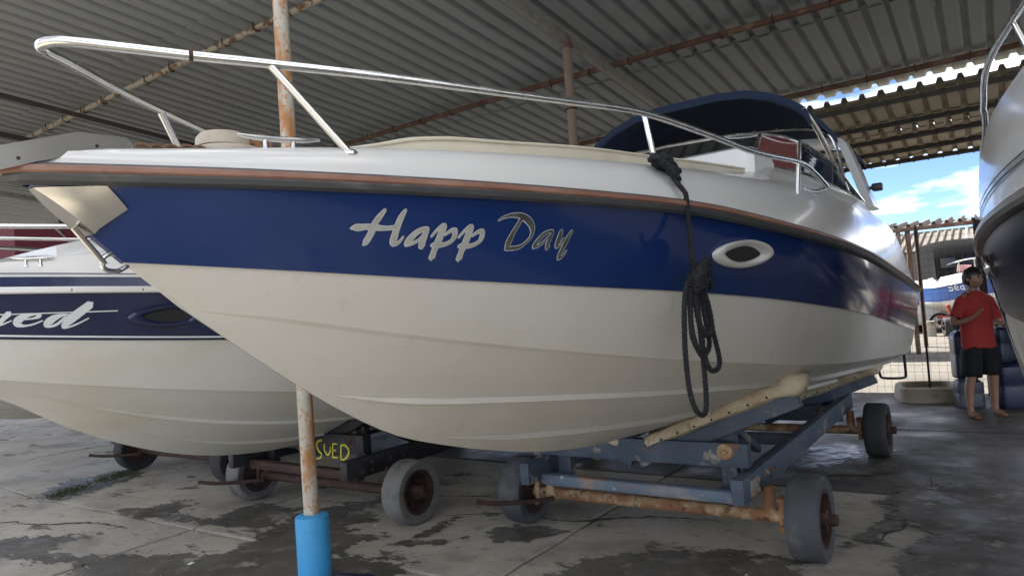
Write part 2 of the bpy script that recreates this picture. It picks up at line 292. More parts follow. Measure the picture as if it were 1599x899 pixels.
def soften(m, lo=.40, hi=.60, scale=5.5):
    n, l = m.node_tree.nodes, m.node_tree.links; p = n['Principled BSDF']; out = [q for q in n if q.type == 'OUTPUT_MATERIAL'][0]
    at = n.new('ShaderNodeAttribute'); at.attribute_name = 'edge'; t = n.new('ShaderNodeTexCoord'); z = n.new('ShaderNodeTexNoise'); z.inputs['Scale'].default_value = scale; z.inputs['Detail'].default_value = 9; z.inputs['Roughness'].default_value = .68
    mpn = n.new('ShaderNodeMapping'); mpn.inputs['Scale'].default_value = (1, 1.7, 1); l.new(t.outputs['Object'], mpn.inputs[0]); l.new(mpn.outputs[0], z.inputs[0])
    ma = n.new('ShaderNodeMath'); ma.operation = 'MULTIPLY_ADD'; ma.inputs[1].default_value = 1.9; ma.inputs[2].default_value = -.95; l.new(z.outputs[0], ma.inputs[0])
    ad = n.new('ShaderNodeMath'); ad.operation = 'ADD'; l.new(ma.outputs[0], ad.inputs[0]); l.new(at.outputs['Fac'], ad.inputs[1])
    mr = n.new('ShaderNodeMapRange'); mr.interpolation_type = 'SMOOTHSTEP'; mr.inputs[1].default_value = lo; mr.inputs[2].default_value = hi; mr.inputs[4].default_value = .93; l.new(ad.outputs[0], mr.inputs[0])
    tr = n.new('ShaderNodeBsdfTransparent'); mxs = n.new('ShaderNodeMixShader'); l.new(mr.outputs[0], mxs.inputs[0]); l.new(tr.outputs[0], mxs.inputs[1]); l.new(p.outputs[0], mxs.inputs[2]); l.new(mxs.outputs[0], out.inputs['Surface'])
soften(M['damp'])
rgd = np.random.default_rng(31)
def inside(p, q):
    c = False; n_ = len(q); x, y = p
    for i in range(n_):
        (x0, y0), (x1, y1) = q[i], q[i-1]
        if (y0 > y) != (y1 > y) and x < (x1-x0)*(y-y0)/(y1-y0)+x0: c = not c
    return c
def edge_dist(p, q):
    A = np.array(q); Bq = np.roll(A, -1, 0); d = Bq-A; t = np.clip(((np.array(p)-A)*d).sum(1)/((d*d).sum(1)+1e-12), 0, 1); return float(np.sqrt((((A+d*t[:, None])-np.array(p))**2).sum(1)).min())
def patch(pl_, z_, m_, name, w_, parent=None, st=None):
    """a grid over the outline; the attribute 'edge' runs 0..1 across the rim and noise breaks it up"""
    A = np.array(pl_); lo_, hi_ = A.min(0)-1.5*w_, A.max(0)+1.5*w_; st = st or max(.05, min(.09, float((hi_-lo_).max())/40)); nx_, ny_ = int((hi_[0]-lo_[0])/st)+2, int((hi_[1]-lo_[1])/st)+2
    P_ = [(lo_[0]+i*st, lo_[1]+j*st) for j in range(ny_) for i in range(nx_)]; val = [min(1, max(0, .5+(edge_dist(p, pl_)*(1 if inside(p, pl_) else -1))/(2*w_))) for p in P_]
    fs = [(j*nx_+i, j*nx_+i+1, (j+1)*nx_+i+1, (j+1)*nx_+i) for j in range(ny_-1) for i in range(nx_-1)]; fs = [f for f in fs if max(val[q] for q in f) > 0]
    me = bpy.data.meshes.new(name); me.from_pydata([(x, y, z_) for x, y in P_], [], fs); at = me.attributes.new('edge', 'FLOAT', 'POINT'); at.data.foreach_set('value', val)
    bm = bmesh.new(); bm.from_mesh(me); bmesh.ops.delete(bm, geom=[v for v in bm.verts if not v.link_faces], context='VERTS'); bm.to_mesh(me); bm.free()
    me.materials.append(M[m_]); o = bpy.data.objects.new(name, me); COL.objects.link(o); o.parent = parent; return o
for k_, pl_ in enumerate(DAMP): patch(pl_, .0058+.0006*k_, 'damp', 'damp_patch', .10 if float(np.ptp(np.array(pl_), 0).min()) < .45 else .17, floor)
for q in ([(-1.75, -.15), (-1.2, .15), (-.75, .10), (-.2, .42), (.3, .5)], [(1.30, .45), (1.42, .9), (1.36, 1.25), (1.52, 1.7), (1.48, 2.2)], [(-3.3, -.25), (-2.6, -.05), (-2.1, .35), (-1.5, .5)], [(-5.9, -1.9), (-5.2, -1.75), (-4.7, -1.5), (-4.2, -1.45)], [(.1, -.95), (.5, -.75), (1.0, -.8), (1.5, -.55)], [(-.4, .9), (.0, 1.3), (.1, 1.9), (.4, 2.4)]):
    mb = MB(); pp = bez([(x, y, 0) for x, y in q], 10); L_, R_ = [], []
    for i, p in enumerate(pp):
        w_ = .005+.009*abs(rgd.normal())*math.sin(PI*(i+.5)/len(pp)); jx, jy = rgd.normal(0, .012, 2); L_.append((p[0]+jx-w_, p[1]+jy+w_, .0048)); R_.append((p[0]+jx+w_, p[1]+jy-w_, .0048))
    mb.loft([L_, R_]); mb.build('crack', 'dirt', floor, smooth=False)
# puddle under the rear of the trailer
soften(M['water'], .30, .75, 14)
pud = patch([(.60+(.24+.05*math.sin(3*t+1))*math.cos(t), 2.80+(.56+.10*math.sin(2*t))*math.sin(t)) for t in np.linspace(0, 2*PI, 30, endpoint=False)], .0135, 'water', 'puddle', .14, None, .035)
tag(pud, 'shallow puddle on the floor beside the rear trailer wheel', kind='structure')

# ------------------------------------------------------------------ shed roof
SL = .0910348; Z0 = 4.6+math.tan(SL)*2.0
def roofz(Y): return Z0-math.tan(SL)*Y
def sheet_mesh(pitch, amp, nper, length, slope, mname, thick=.006, seg=20):
    n = nper*seg+3; prof = []
    for i in range(n):
        x = i*pitch/seg; ph = (x/pitch) % 1
        w = -1+2*min(1, max(0, (abs(ph-.5)*2-.56)/.26)); w = math.sin(w*PI/2); prof.append((x, amp*w))
    rows = []; m = 5
    lo = [[(x, j*length/m, z-math.tan(slope)*j*length/m) for x, z in prof] for j in range(m+1)]
    hi = [[(x, y, z+thick) for x, y, z in r] for r in lo]
    mb = MB(); mb.loft(lo); mb.loft(hi)
    mb.loft([lo[0], hi[0]]); mb.loft([lo[-1], hi[-1]])
    o = mb.build('roof_sheet', mname, smooth=True, fix=False, ang=60); me = o.data; bpy.data.objects.remove(o); return me
shed = thing('boat_shed', 'open shed of dark corrugated sheets on rusty purlins over the parked boats', 'shed')
PITCH_S = .22; me1 = sheet_mesh(PITCH_S, .025, 5, 2.42, SL, 'sheet')
YE = 6.08; k = 0
for iy in range(4):
    for ix in range(-22, 17):
        o = bpy.data.objects.new('roof_sheet', me1); COL.objects.link(o); o.parent = shed
        y0 = YE-2.42-iy*1.99
        o.location = (ix*1.1+.25+random.uniform(-.012, .012), y0+random.uniform(-.015, .015), roofz(y0)+.055+(.008*(iy % 2))+.004*(ix % 2)+iy*.004); o.rotation_euler = (random.uniform(-.0015, .0015), random.uniform(-.002, .002), random.uniform(-.002, .002))
hook_me = {}
def hooks(parent, m, pts):                                          # bolts that hook the sheets to a purlin
    if m not in hook_me:
        mb = MB(); mb.tube([(0, -.05, .02), (0, -.052, -.05), (0, 0, -.068), (0, .04, -.045)], .008, 5); o = mb.build('hook_bolt', m); hook_me[m] = o.data; bpy.data.objects.remove(o)
    for p in pts: o = bpy.data.objects.new('hook_bolt', hook_me[m]); COL.objects.link(o); o.parent = parent; o.location = p; o.rotation_euler = (0, 0, random.uniform(-.4, .4))
def purl(y, z, mname, r=.035, x0=-24, x1=18.5, name='purlin'):
    mb = MB(); mb.tube([(x0+(x1-x0)*t/24, y+.012*math.sin(t*1.7+y), z+.01*math.sin(t*.9+y)) for t in range(25)], r, 10); return mb.build(name, mname, shed)
for y, mname in ((.05, 'purlin_pale'), (3.19, 'purlin_rust'), (5.55, 'purlin_rust')):
    purl(y, roofz(y)-.022, mname)
    hooks(shed, 'rust_dark', [(x, y, roofz(y)) for x in np.arange(-9, 4, .55)])
for x, w_, m_ in ((-13.5, .07, 'rafter'), (-9.6, .05, 'purlin_dark'), (-7.95, .035, 'purlin_dark'), (-1.52, .07, 'rafter'), (7.5, .07, 'rafter'), (12, .07, 'rafter')):
    mb = MB(); mb.beam((x, -2.25, roofz(-2.25)-.085-w_*.43), (x, 6.05, roofz(6.05)-.085-w_*.43), w_, .03+w_, bev=.006); mb.build('rafter', m_, shed)
def post(x, y, r, mname, sleeve=False, parent=shed, top=None):
    zt = roofz(y)-.165 if top is None else top; mb = MB()
    mb.tube([(x, y, -.02+(zt+.02)*i/10) for i in range(11)], r, 20); p = mb.build('post', mname, parent)
    if sleeve:
        mb = MB(); mb.lathe([(.104, -.02), (.104, .405), (.101, .418), (.092, .424), (r+.002, .432)], 32, c=(x, y, 0)); mb.build('sleeve', 'sleeve', p)
    else:
        mb = MB(); mb.lathe([(r+.012, zt-.05), (r+.014, zt)], 14, c=(x, y, 0)); mb.build('cap_plate', 'purlin_rust', p)
        mb = MB(); mb.tube([(x+(r+.006)*math.cos(a), y+(r+.006)*math.sin(a), zt*.84) for a in np.linspace(0, 2*PI, 16, endpoint=False)], .010, 6, closed=True); mb.build('clamp', 'rust_dark', p)
    return p
post(-1.6, -1.56, .048, 'pole', True); post(-1.52, 2.07, .050, 'pole_brown')
for x, y in ((-9.6, 2.0), (-13.5, 2.0), (-9.6, 5.5)): post(x, y, .05, 'pole_dark')

# second, lower shed beyond the gap
shed2 = thing('open_canopy', 'lower tan corrugated canopy behind the boats, lit from the yard', 'canopy')
S2 = .083; Z2 = 4.085; Y2 = 5.93
def roof2(Y): return Z2-math.tan(S2)*(Y-Y2)
me2 = sheet_mesh(.22, .032, 5, 1.98, S2, 'sheet_warm')
for iy in range(2):
    for ix in range(-16, 17):
        o = bpy.data.objects.new('roof_sheet', me2); COL.objects.link(o); o.parent = shed2; y0 = Y2+iy*1.85
        o.location = (ix*1.1-.1+random.uniform(-.01, .01), y0, roof2(y0)+.05-iy*.012+.004*(ix % 2)); o.rotation_euler = (0, random.uniform(-.002, .002), 0)
for y in (6.15, 7.2, 8.05, 8.85, 9.6):
    mb = MB(); mb.beam((-17, y, roof2(y)-.03), (18, y, roof2(y)-.03), .05, .07, bev=.005); mb.build('purlin', 'purlin_dark', shed2)
    hooks(shed2, 'purlin_dark', [(x, y, roof2(y)-.01) for x in np.arange(-.5, 3.2, .22)])
for x in (-9.0, -3.5, 9.0):
    mb = MB(); mb.beam((x, 6.0, roof2(6.0)-.12), (x, 9.7, roof2(9.7)-.12), .07, .1); mb.build('rafter', 'purlin_dark', shed2)
    for y in (6.3, 9.4): mb = MB(); mb.tube([(x, y, -.02), (x, y, roof2(y)-.17)], .05, 14); mb.build('post', 'pole_dark', shed2)
mb = MB(); mb.tube(bez([(-1.5, 8.1, 3.60), (1.0, 7.6, 3.50), (3.2, 6.9, 3.82)], 8), .006, 5); mb.build('cable', 'black', shed2)

# ------------------------------------------------------------------ boats
def mirror(rows): return [[(-x, y, z) for x, y, z in r] for r in rows]
class Hull:
    """Longitudinal curves given as (Y start, Y end, half-breadth function, height function)."""
    N = 64
    def __init__(s, S, T, P, C, K): s.S, s.T, s.P, s.C, s.K = S, T, P, C, K
    def curve(s, c, k=1.0, dx=0, dz=0):
        Ys, Ye, bf, zf = c; t = np.linspace(0, 1, s.N)**1.5; Y = Ys+(Ye-Ys)*t
        b = np.maximum(bf(Y)*k, .0015)+dx; z = zf(Y)+dz
        return [(float(b[i]), float(Y[i]), float(z[i])) for i in range(s.N)]
    def bside(s, Y, z):
        zp, zt = s.P[3](Y), s.T[3](Y); k = (z-zp)/(zt-zp); return float(s.P[2](Y)*(1-k)+s.T[2](Y)*k)
    def mix(s, a, b, v, bulge=0):
        o = []
        for p, q in zip(a, b):
            x, y, z = [p[i]*(1-v)+q[i]*v for i in range(3)]; o.append((x+bulge*4*v*(1-v)*min(1, q[0]), y, z-bulge*2*v*(1-v)*min(1, q[0]))) 
        return o
    def bottom_pt(s, v): return s.mix(s.curve(s.K), s.curve(s.C), v, .035)
    def both(s, mb, rows, mi=0):
        mb.loft(rows, mi=mi); mb.loft(mirror(rows), mi=mi)
        for q in (0, -1): end = [r[q] for r in rows]; mb.loft([end, [(-x, y, z) for x, y, z in end]], mi=mi)   # stem and transom
    def build_bottom(s, parent, m, name='hull'):
        mb = MB(); K, C, P = s.curve(s.K), s.curve(s.C), s.curve(s.P)
        s.both(mb, [s.mix(K, C, v, .035) for v in np.linspace(0, 1, 7)])
        C2 = [(x+.022*min(1, x*8), y, z+.012*min(1, x*8)) for x, y, z in C]      # small chine step
        s.both(mb, [C, C2] + [s.mix(C2, P, v, .012) for v in (.25, .5, .75, 1)])
        return mb.build(name, m, parent, ang=14)
    def build_strake(s, parent, m, v, t0, t1=1., h=.026, w=.03):
        K, C = s.curve(s.K), s.curve(s.C); i0 = int(t0*(s.N-1)); i1 = int(t1*s.N); rows = []
        for i in range(i0, i1):
            f = min(1, (i-i0+.3)/9); vv = float(v(K[i][1])) if callable(v) else v
            p = s.mix(K[i:i+1], C[i:i+1], vv, .035)[0]; q = s.mix(K[i:i+1], C[i:i+1], max(vv-.08, .0), .035)[0]
            hh = h*f; ww = max(w*f, .002); d = np.array(p)-np.array(q); d = d/(np.linalg.norm(d)+1e-9)
            a = np.array(p)+np.array([0, 0, .002]); b = a+np.array([.013*f, 0, -hh]); c = np.array(p)-d*(ww+.02)+np.array([0, 0, .002])
            rows.append([tuple(a), tuple(b), tuple(c)])
        mb = MB(); mb.loft(rows, closed=True); mb.loft(mirror(rows), closed=True)
        return mb.build('strake', m, parent, ang=20)
    def build_side(s, parent, m, name='topside'):
        T, P = s.curve(s.T), s.curve(s.P); P2 = [(x+.006, y, z-.004) for x, y, z in P]; T2 = [(x+.004, y, z) for x, y, z in T]; S = s.curve(s.S, dx=.001)
        mb = MB(); s.both(mb, [P, P2]+[s.mix(P2, T2, v, .006) for v in np.linspace(.2, 1, 5)]+[S])
        return mb.build(name, m, parent, ang=25)
    def sweep(s, c, sec):
        """closed section (outward, up) swept round the bow along curve c: both sides in one strip"""
        A = s.curve(c); path = [(-x, y, z) for x, y, z in A[::-1]]+[(0, A[0][1]-.012, A[0][2])]+A; rows = []
        n = len(path)
        for i in range(n):
            a, b = np.array(path[max(i-1, 0)]), np.array(path[min(i+1, n-1)]); t = b-a; t /= np.linalg.norm(t); o = np.array([t[1], -t[0], 0]); o /= np.linalg.norm(o)
            rows.append([tuple(np.array(path[i])+o*u+np.array([0, 0, w])) for u, w in sec])
        mb = MB(); mb.loft(rows, closed=True, cap=True); return mb

def stanchion(parent, a, b, r=.0125, name='stanchion', m='steel'):
    mb = MB(); a, b = Vector(a), Vector(b); mb.tube([a, b], r, 12); mb.lathe([(r*1.9, -.002), (r*1.9, .006), (r*1.2, .014)], 14, c=b); return mb.build(name, m, parent)
def cleat(parent, c, L, m='steel', yaw=0):
    mb = MB(); c = Vector(c); d = Vector((math.sin(yaw), math.cos(yaw), 0))
    mb.tube([c-d*L/2+Vector((0, 0, .052)), c-d*L*.3+Vector((0, 0, .047)), c+Vector((0, 0, .045)), c+d*L*.3+Vector((0, 0, .047)), c+d*L/2+Vector((0, 0, .052))], [.005, .009, .0095, .009, .005], 10)
    for s_ in (-1, 1): mb.tube([c+d*s_*L*.17+Vector((0, 0, .045)), c+d*s_*L*.17], [.007, .010], 10); mb.lathe([(.016, 0), (.016, .006)], 12, c=c+d*s_*L*.17)
    return mb.build('cleat', m, parent)

# ---- the blue and white cruiser
boat = thing('motorboat', 'large navy and white cabin motorboat lettered Happ Day on a blue trailer', 'boat', group='boats parked under the shed')
zS = pchip([-3.69, -3.18, -2.66, -2.2, -1.53, -1.05, -.29, .23, 1.24, 2.66, 4.75], [2.079, 2.067, 2.05, 2.032, 2.0, 1.953, 1.885, 1.842, 1.768, 1.678, 1.545])
zT = pchip([-3.65, -3.18, -2.43, -1.88, -1.51, -1.02, -.25, 1.29, 4.75], [2.026, 2.024, 2.005, 1.98, 1.955, 1.897, 1.80, 1.667, 1.43])
zP = pchip([-3.42, -3.11, -2.55, -2.05, -1.5, -.82, -.04, 1.58, 4.6], [1.834, 1.801, 1.741, 1.694, 1.649, 1.586, 1.505, 1.346, 1.08])
zC = pchip([-3.25, -3.06, -2.68, -2.21, -1.59, -1.03, -.28, .19, 1.0, 3.18, 4.4], [1.69, 1.645, 1.557, 1.462, 1.356, 1.275, 1.182, 1.138, 1.08, .915, .83])
zK = pchip([-3.25, -3.0, -2.826, -2.628, -2.367, -2.137, -1.778, -1.457, -1.079, -.626, -.316, 1.0, 4.4], [1.69, 1.513, 1.394, 1.271, 1.138, 1.061, .961, .885, .818, .765, .742, .64, .40])
bS, bT, bP, bC = beamf(1.4, 2.2, 4.5, -3.69), beamf(1.385, 2.2, 4.5, -3.66), beamf(1.33, 2.0, 4.4, -3.43, .012), beamf(1.25, 1.8, 4.2, -3.24, .012)
zero = lambda Y: np.asarray(Y)*0.
H = Hull((-3.662, 4.75, bS, zS), (-3.642, 4.75, bT, zT), (-3.421, 4.68, bP, zP), (-3.25, 4.4, bC, zC), (-3.25, 4.3, zero, zK))
hull_o = H.build_bottom(boat, 'gel_bottom'); 
H.N = 160
ts_ = lambda Y: ((Y+3.25)/7.6)**(1/1.5)
H.build_strake(hull_o, 'gel_bottom', pchip([-2.70, -2.661, -2.583, -2.446, -2.241, -2.015, -1.698, -1.325, -.997, -.739, 1, 4.4], [.15, .205, .288, .41, .513, .59, .669, .731, .774, .80, .85, .86]), ts_(-2.69), 1, .024, .03)
H.build_strake(hull_o, 'gel_bottom', pchip([-2.2, -2.142, -1.977, -1.761, -1.573, -1.369, -1.145, -.896, -.558, 1, 4.4], [.06, .084, .148, .214, .27, .322, .368, .41, .459, .55, .58]), ts_(-2.17), 1, .024, .03)
H.N = 64
side_o = H.build_side(boat, 'gel_blue')
mb = H.sweep(H.S, [(-.01, .004), (.022, .004), (.030, -.004), (.032, -.03), (.024, -.044), (.004, -.050), (-.01, -.05)]); rr = mb.build('rub_rail', 'rubber_grey', boat, ang=30)
mb = H.sweep(H.S, [(.02, -.003), (.034, -.004), (.040, -.009), (.040, -.020), (.034, -.025), (.02, -.026)]); mb.build('rail_insert', 'rail_brown', rr, ang=30)
# deck moulding
zD = pchip([-3.6, -3.45, -3.15, -2.89, -2.57, -2.03, -1.67, -1.2, -.68, -.2, .7, 1.6, 2.3, 2.8, 3.3, 4.1, 4.75], [2.108, 2.122, 2.145, 2.163, 2.177, 2.19, 2.195, 2.205, 2.218, 2.225, 2.26, 2.27, 2.26, 2.215, 2.155, 1.93, 1.60])
kD = pchip([-3.6, 1.0, 2.3, 3.3, 4.2, 4.75], [.84, .84, .86, .915, .945, .97])
zE = pchip([-3.6, -2.84, -2.18, -1.4, -.77, -.25, .1, .6, 1.15, 2.34, 2.8, 3.3, 4.75], [2.118, 2.178, 2.21, 2.25, 2.28, 2.33, 2.40, 2.405, 2.385, 2.335, 2.2, 2.1, 1.5])
kE = pchip([-3.6, -2.2, -.8, .1, 1.15, 2.34, 3.3, 4.75], [.66, .66, .66, .70, .785, .84, .83, .85])
S_ = H.curve(H.S); rows = [S_]
Ya = np.array([p[1] for p in S_])
def row(k, z, dx=0): return [(max(float(bS(y))*float(kk)+dx, .002), float(y), float(zz)) for y, kk, zz in zip(Ya, np.broadcast_to(k, Ya.shape), z)]
d0 = zD(Ya)-zS(Ya)
rows += [row(.985, zS(Ya)+.20*d0), row(.955, zS(Ya)+.52*d0), row(.5*(.955+kD(Ya)), zS(Ya)+.83*d0), row(kD(Ya), zD(Ya)), row(kD(Ya)*.6+kE(Ya)*.4, zD(Ya)*.62+zE(Ya)*.38+.006), row(kE(Ya)*.97, zE(Ya)), row(kE(Ya)*.9, zE(Ya)+.004), row(.3, zE(Ya)+.02), row(0, zE(Ya)+.03)]
mb = MB(); mb.loft(rows); mb.loft(mirror(rows)); end = [r[-1] for r in rows]; mb.loft([end, [(-x, y, z) for x, y, z in end]])
deck = mb.build('deck', 'gel_white', boat, ang=40)
# foredeck sun pad
zt = pchip([-2.84, -2.72, -2.62, -2.5, -2.17, -1.82, -1.37, -.755, -.24], [2.186, 2.218, 2.246, 2.264, 2.282, 2.303, 2.314, 2.340, 2.360]); Yp = np.concatenate([np.linspace(-2.84, -2.4, 10), np.linspace(-2.25, -.24, 16)])
def cr_(k, dz): return [(float(bS(y))*k, float(y), float(zz)) for y, zz in zip(Yp, dz)]
zb = zE(Yp)-.015; ztp = np.maximum(zt(Yp), zb+.004); rows = [cr_(.645, zb), cr_(.66, zb*.6+ztp*.4), cr_(.655, zb*.2+ztp*.8), cr_(.62, ztp), cr_(.3, ztp+.012), cr_(0, ztp+.015)]
mb = MB(); mb.loft(rows); mb.loft(mirror(rows))
for e in (0, -1): q = [r[e] for r in rows]; mb.loft([q, [(-x, y, z) for x, y, z in q]])
pad = mb.build('sun_pad', 'cream', boat, ang=50)
mb = MB()                                                           # seam piping of the pad
for s_ in (-1, 1): mb.tube([(s_*(x+.004), y, z+.002) for x, y, z in rows[2]], .006, 6)
mb.build('piping', 'cream', pad)
# cabin trunk ahead of the windscreen
mb = MB(); rowsT = []
for sx in (-1, -.93, -.5, 0, .5, .93, 1):
    f = 1 if abs(sx) < .95 else .72
    x = .93*sx; yc = -.16; rowsT.append([(x, -.20+.03*(1-f), 2.33), (x, -.19+.05*(1-f), 2.33+.16*f), (x, -.12, 2.33+.185*f), (x, .06, 2.33+.205*f), (x, .22, 2.33+.20*f), (x, .27, 2.33+.15*f), (x, .28, 2.33)])
mb.loft(rowsT); mb.add(rowsT[0], [tuple(range(7))]); mb.add(rowsT[-1], [tuple(range(7))])
mb.build('cabin_trunk', 'gel_white', boat, ang=35)
# windscreen
wsb = [(0, .02, 2.44), (.45, .08, 2.44), (.80, .22, 2.43), (1.00, .62, 2.418), (1.10, 1.25, 2.375), (1.155, 2.34, 2.325)]
wst = [(0, .80, 2.82), (.40, .83, 2.815), (.70, .90, 2.79), (.94, 1.03, 2.705), (1.06, 1.55, 2.59), (1.155, 2.36, 2.345)]
ws = bpy.data.objects.new('windscreen', None); COL.objects.link(ws); ws.parent = boat
def pane(i, j, m, s_):
    B = [Vector((s_*q[0], q[1], q[2])) for q in wsb[i:j+1]]; T = [Vector((s_*q[0], q[1], q[2])) for q in wst[i:j+1]]
    mb = MB(); mb.loft([B, [b*.5+t*.5+Vector((s_*.008, -.006, 0)) for b, t in zip(B, T)], T]); return mb.build('pane', m, ws, ang=60)
for s_ in (-1, 1):
    pane(0, 2, 'glass_dark', s_); pane(2, 3, 'curtain', s_); pane(3, 5, 'glass_green', s_)
    f = lambda q: (s_*q[0], q[1], q[2])
    for nm, pts, r in (('top_frame', bez([f(q) for q in wst], 5), .014), ('bottom_frame', bez([f(q) for q in wsb], 5), .016)):
        mb = MB(); mb.tube(pts, r, 8); mb.build(nm, 'steel', ws)
    for i, r in ((2, .016), (3, .017)): mb = MB(); mb.tube([f(wsb[i]), f(wst[i])], r, 8); mb.build('upright', 'steel', ws)
    mb = MB(); a, b = Vector(f(wsb[4])), Vector(f(wst[4])); mb.tube([a, b], .008, 8); mb.build('upright', 'rubber_grey', ws)
# radar arch
mb = MB(); arch = []
for a in np.linspace(-1, 1, 33):
    u = abs(a); s_ = math.copysign(1, a)
    if u > .45:
        t = (u-.45)/.55; x = 1.00+.155*t**1.2; z = 2.93-.60*t**1.25; y = 2.62+.30*t
    else: t = u/.45; x = 1.0*(t**.9); z = 2.99-.06*t**3; y = 2.55+.07*t
    w = .15+.05*(u > .45)*(u-.45)/.55; nx, nz_ = (s_*math.sin(u*PI/2*.95), math.cos(u*PI/2*.95)); th = .035
    arch.append([(s_*x+nx*th, y-w, z+nz_*th), (s_*x+nx*th*1.2, y, z+nz_*th*1.2), (s_*x+nx*th, y+w, z+nz_*th), (s_*x-nx*th, y+w, z-nz_*th), (s_*x-nx*th*1.2, y, z-nz_*th*1.2), (s_*x-nx*th, y-w, z-nz_*th)])
mb.loft(arch, closed=True, cap=True); arch_o = mb.build('radar_arch', 'gel_white', boat, ang=50)
for s_ in (-1, 1): mb = MB(); mb.box((s_*1.215, 2.86, 2.52), (.09, .10, .07), bev=.015); mb.box((s_*1.165, 2.86, 2.52), (.05, .03, .03)); mb.build('navigation_light', 'black', arch_o)
# bimini canopy
def can(x): return 2.99+.32*max(0, 1-abs(x/.98)**3.0)
rows = []; under = []; xs_ = [-.98, -.965, -.93, -.85, -.7, -.5, -.25, 0, .25, .5, .7, .85, .93, .965, .98]
for y, dz in ((1.30, -.012), (1.33, 0), (1.6, .015), (2.1, .025), (2.6, .01), (3.2, .02), (3.8, .01), (4.1, -.02)):
    rows.append([(x, y+.10*(1-abs(x)), can(x)+dz-(.06 if abs(x) > .97 else 0)-(.02 if abs(x) > .96 else 0)) for x in xs_]); under.append([(x*.985, yy+.004, z-.014) for x, yy, z in rows[-1]])
mb = MB(); mb.loft(rows); mb.loft(under, mi=0); mb.loft([rows[-1], under[-1]])
bim = mb.build('bimini_top', ['canvas'], boat, ang=50)
mb = MB(); cu = [(x, 4.16, z) for x, y, z in rows[-1] if x < .30]; mb.loft([cu, [(x, y+.05, z-.35) for x, y, z in cu], [(x, y+.02, 2.25) for x, y, z in cu]]); mb.build('rear_curtain', 'canvas', bim, ang=50)
hem = [(x*1.004, y-.006, z+.004) for x, y, z in rows[0]]
mb = MB(); mb.loft([[(x, y-.006, z+.010) for x, y, z in hem], [(x, y-.012, z-.02) for x, y, z in hem], [(x*.99, y-.010, z-.055) for x, y, z in hem], [(x*.985, y+.012, z-.06) for x, y, z in hem], [(x*.985, y+.014, z-.01) for x, y, z in hem]], closed=False); mb.build('front_hem', 'canvas_edge', bim, ang=70)
for s_ in (-1, 1):
    mb = MB(); mb.tube(bez([(s_*.93, 1.30, 3.02), (s_*1.0, 1.45, 2.85), (s_*1.09, 1.72, 2.50), (s_*1.12, 2.0, 2.30)], 6), .019, 10); mb.build('canopy_bow', 'steel', bim)
    mb = MB(); mb.tube(bez([(s_*.35, 1.95, 3.06), (s_*.80, 1.98, 3.0), (s_*.98, 2.02, 2.92), (s_*1.05, 2.0, 2.7), (s_*1.09, 1.92, 2.40)], 6), .014, 10); mb.build('canopy_bow', 'steel', bim)
    mb = MB(); mb.tube([(s_*1.055, 1.62, 2.62), (s_*1.065, 1.66, 2.30)], .022, 8); mb.build('strap', 'canvas_edge', bim)
# bow rail: both sides in one bent tube
rp = [(.0, -3.60, 2.418), (.028, -3.59, 2.419), (.052, -3.565, 2.42), (.088, -3.502, 2.419), (.127, -3.435, 2.416), (.209, -3.296, 2.409), (.311, -3.111, 2.406), (.475, -2.792, 2.401), (.675, -2.349, 2.393), (.784, -2.073, 2.394), (.9, -1.74, 2.396), (1.021, -1.32, 2.354), (1.123, -.877, 2.312), (1.208, -.339, 2.321), (1.234, -.10, 2.293), (1.253, .144, 2.233), (1.245, .155, 2.215), (1.20, .06, 2.195), (1.165, -.03, 2.205)]
full = [(-x, y, z) for x, y, z in rp[:0:-1]]+rp
mb = MB(); mb.tube(bez(full, 5), .0145, 14); rail = mb.build('bow_rail', 'steel', boat)
for s_ in (-1, 1):
    for a, b in (((.311, -3.111, 2.406), (.418, -2.906, 2.140)), ((.9, -1.70, 2.394), (.919, -1.675, 2.196)), ((1.208, -.345, 2.320), (1.199, -.406, 2.108))):
        stanchion(rail, (s_*a[0], a[1], a[2]), (s_*b[0], b[1], b[2]))
    for y0, x0, z0 in ((-3.30, .207, 2.4095),): mb = MB(); mb.tube([(s_*x0, y0-.005, z0), (s_*(x0+.005), y0+.005, z0)], .0156, 12); mb.build('joint_ring', 'rust_dark', rail)
# anchor bracket on the bow
mb = MB()
for s_ in (-1, 1):
    prof = [(-3.90, 2.03), (-3.82, 2.095), (-3.728, 2.112), (-3.55, 2.176), (-3.42, 2.182), (-3.402, 2.168), (-3.398, 2.132), (-3.52, 2.124), (-3.64, 2.085), (-3.70, 2.062), (-3.84, 2.01)]
    mb.add([(s_*.060, y, z) for y, z in prof]+[(s_*.054, y, z) for y, z in prof], [tuple(range(11)), tuple(range(21, 10, -1))]+[(i, (i+1) % 11, 11+(i+1) % 11, 11+i) for i in range(11)])
mb.box((0, -3.62, 2.10), (.108, .40, .006), (.25, 0, 0))
br = mb.build('anchor_bracket', 'steel_dull', boat, smooth=False)
mb = MB(); mb.lathe([(.034, -.05), (.022, -.01), (.022, .01), (.034, .05)], 18, 'X', (0, -3.84, 2.055)); mb.build('roller', 'black', br)
mb = MB()
for y, z in ((-3.69, 2.085), (-3.50, 2.145)): mb.lathe([(.005, .0605), (.004, .064)], 8, 'X', (0, y, z))
mb.build('bolt', 'rust_dark', br)
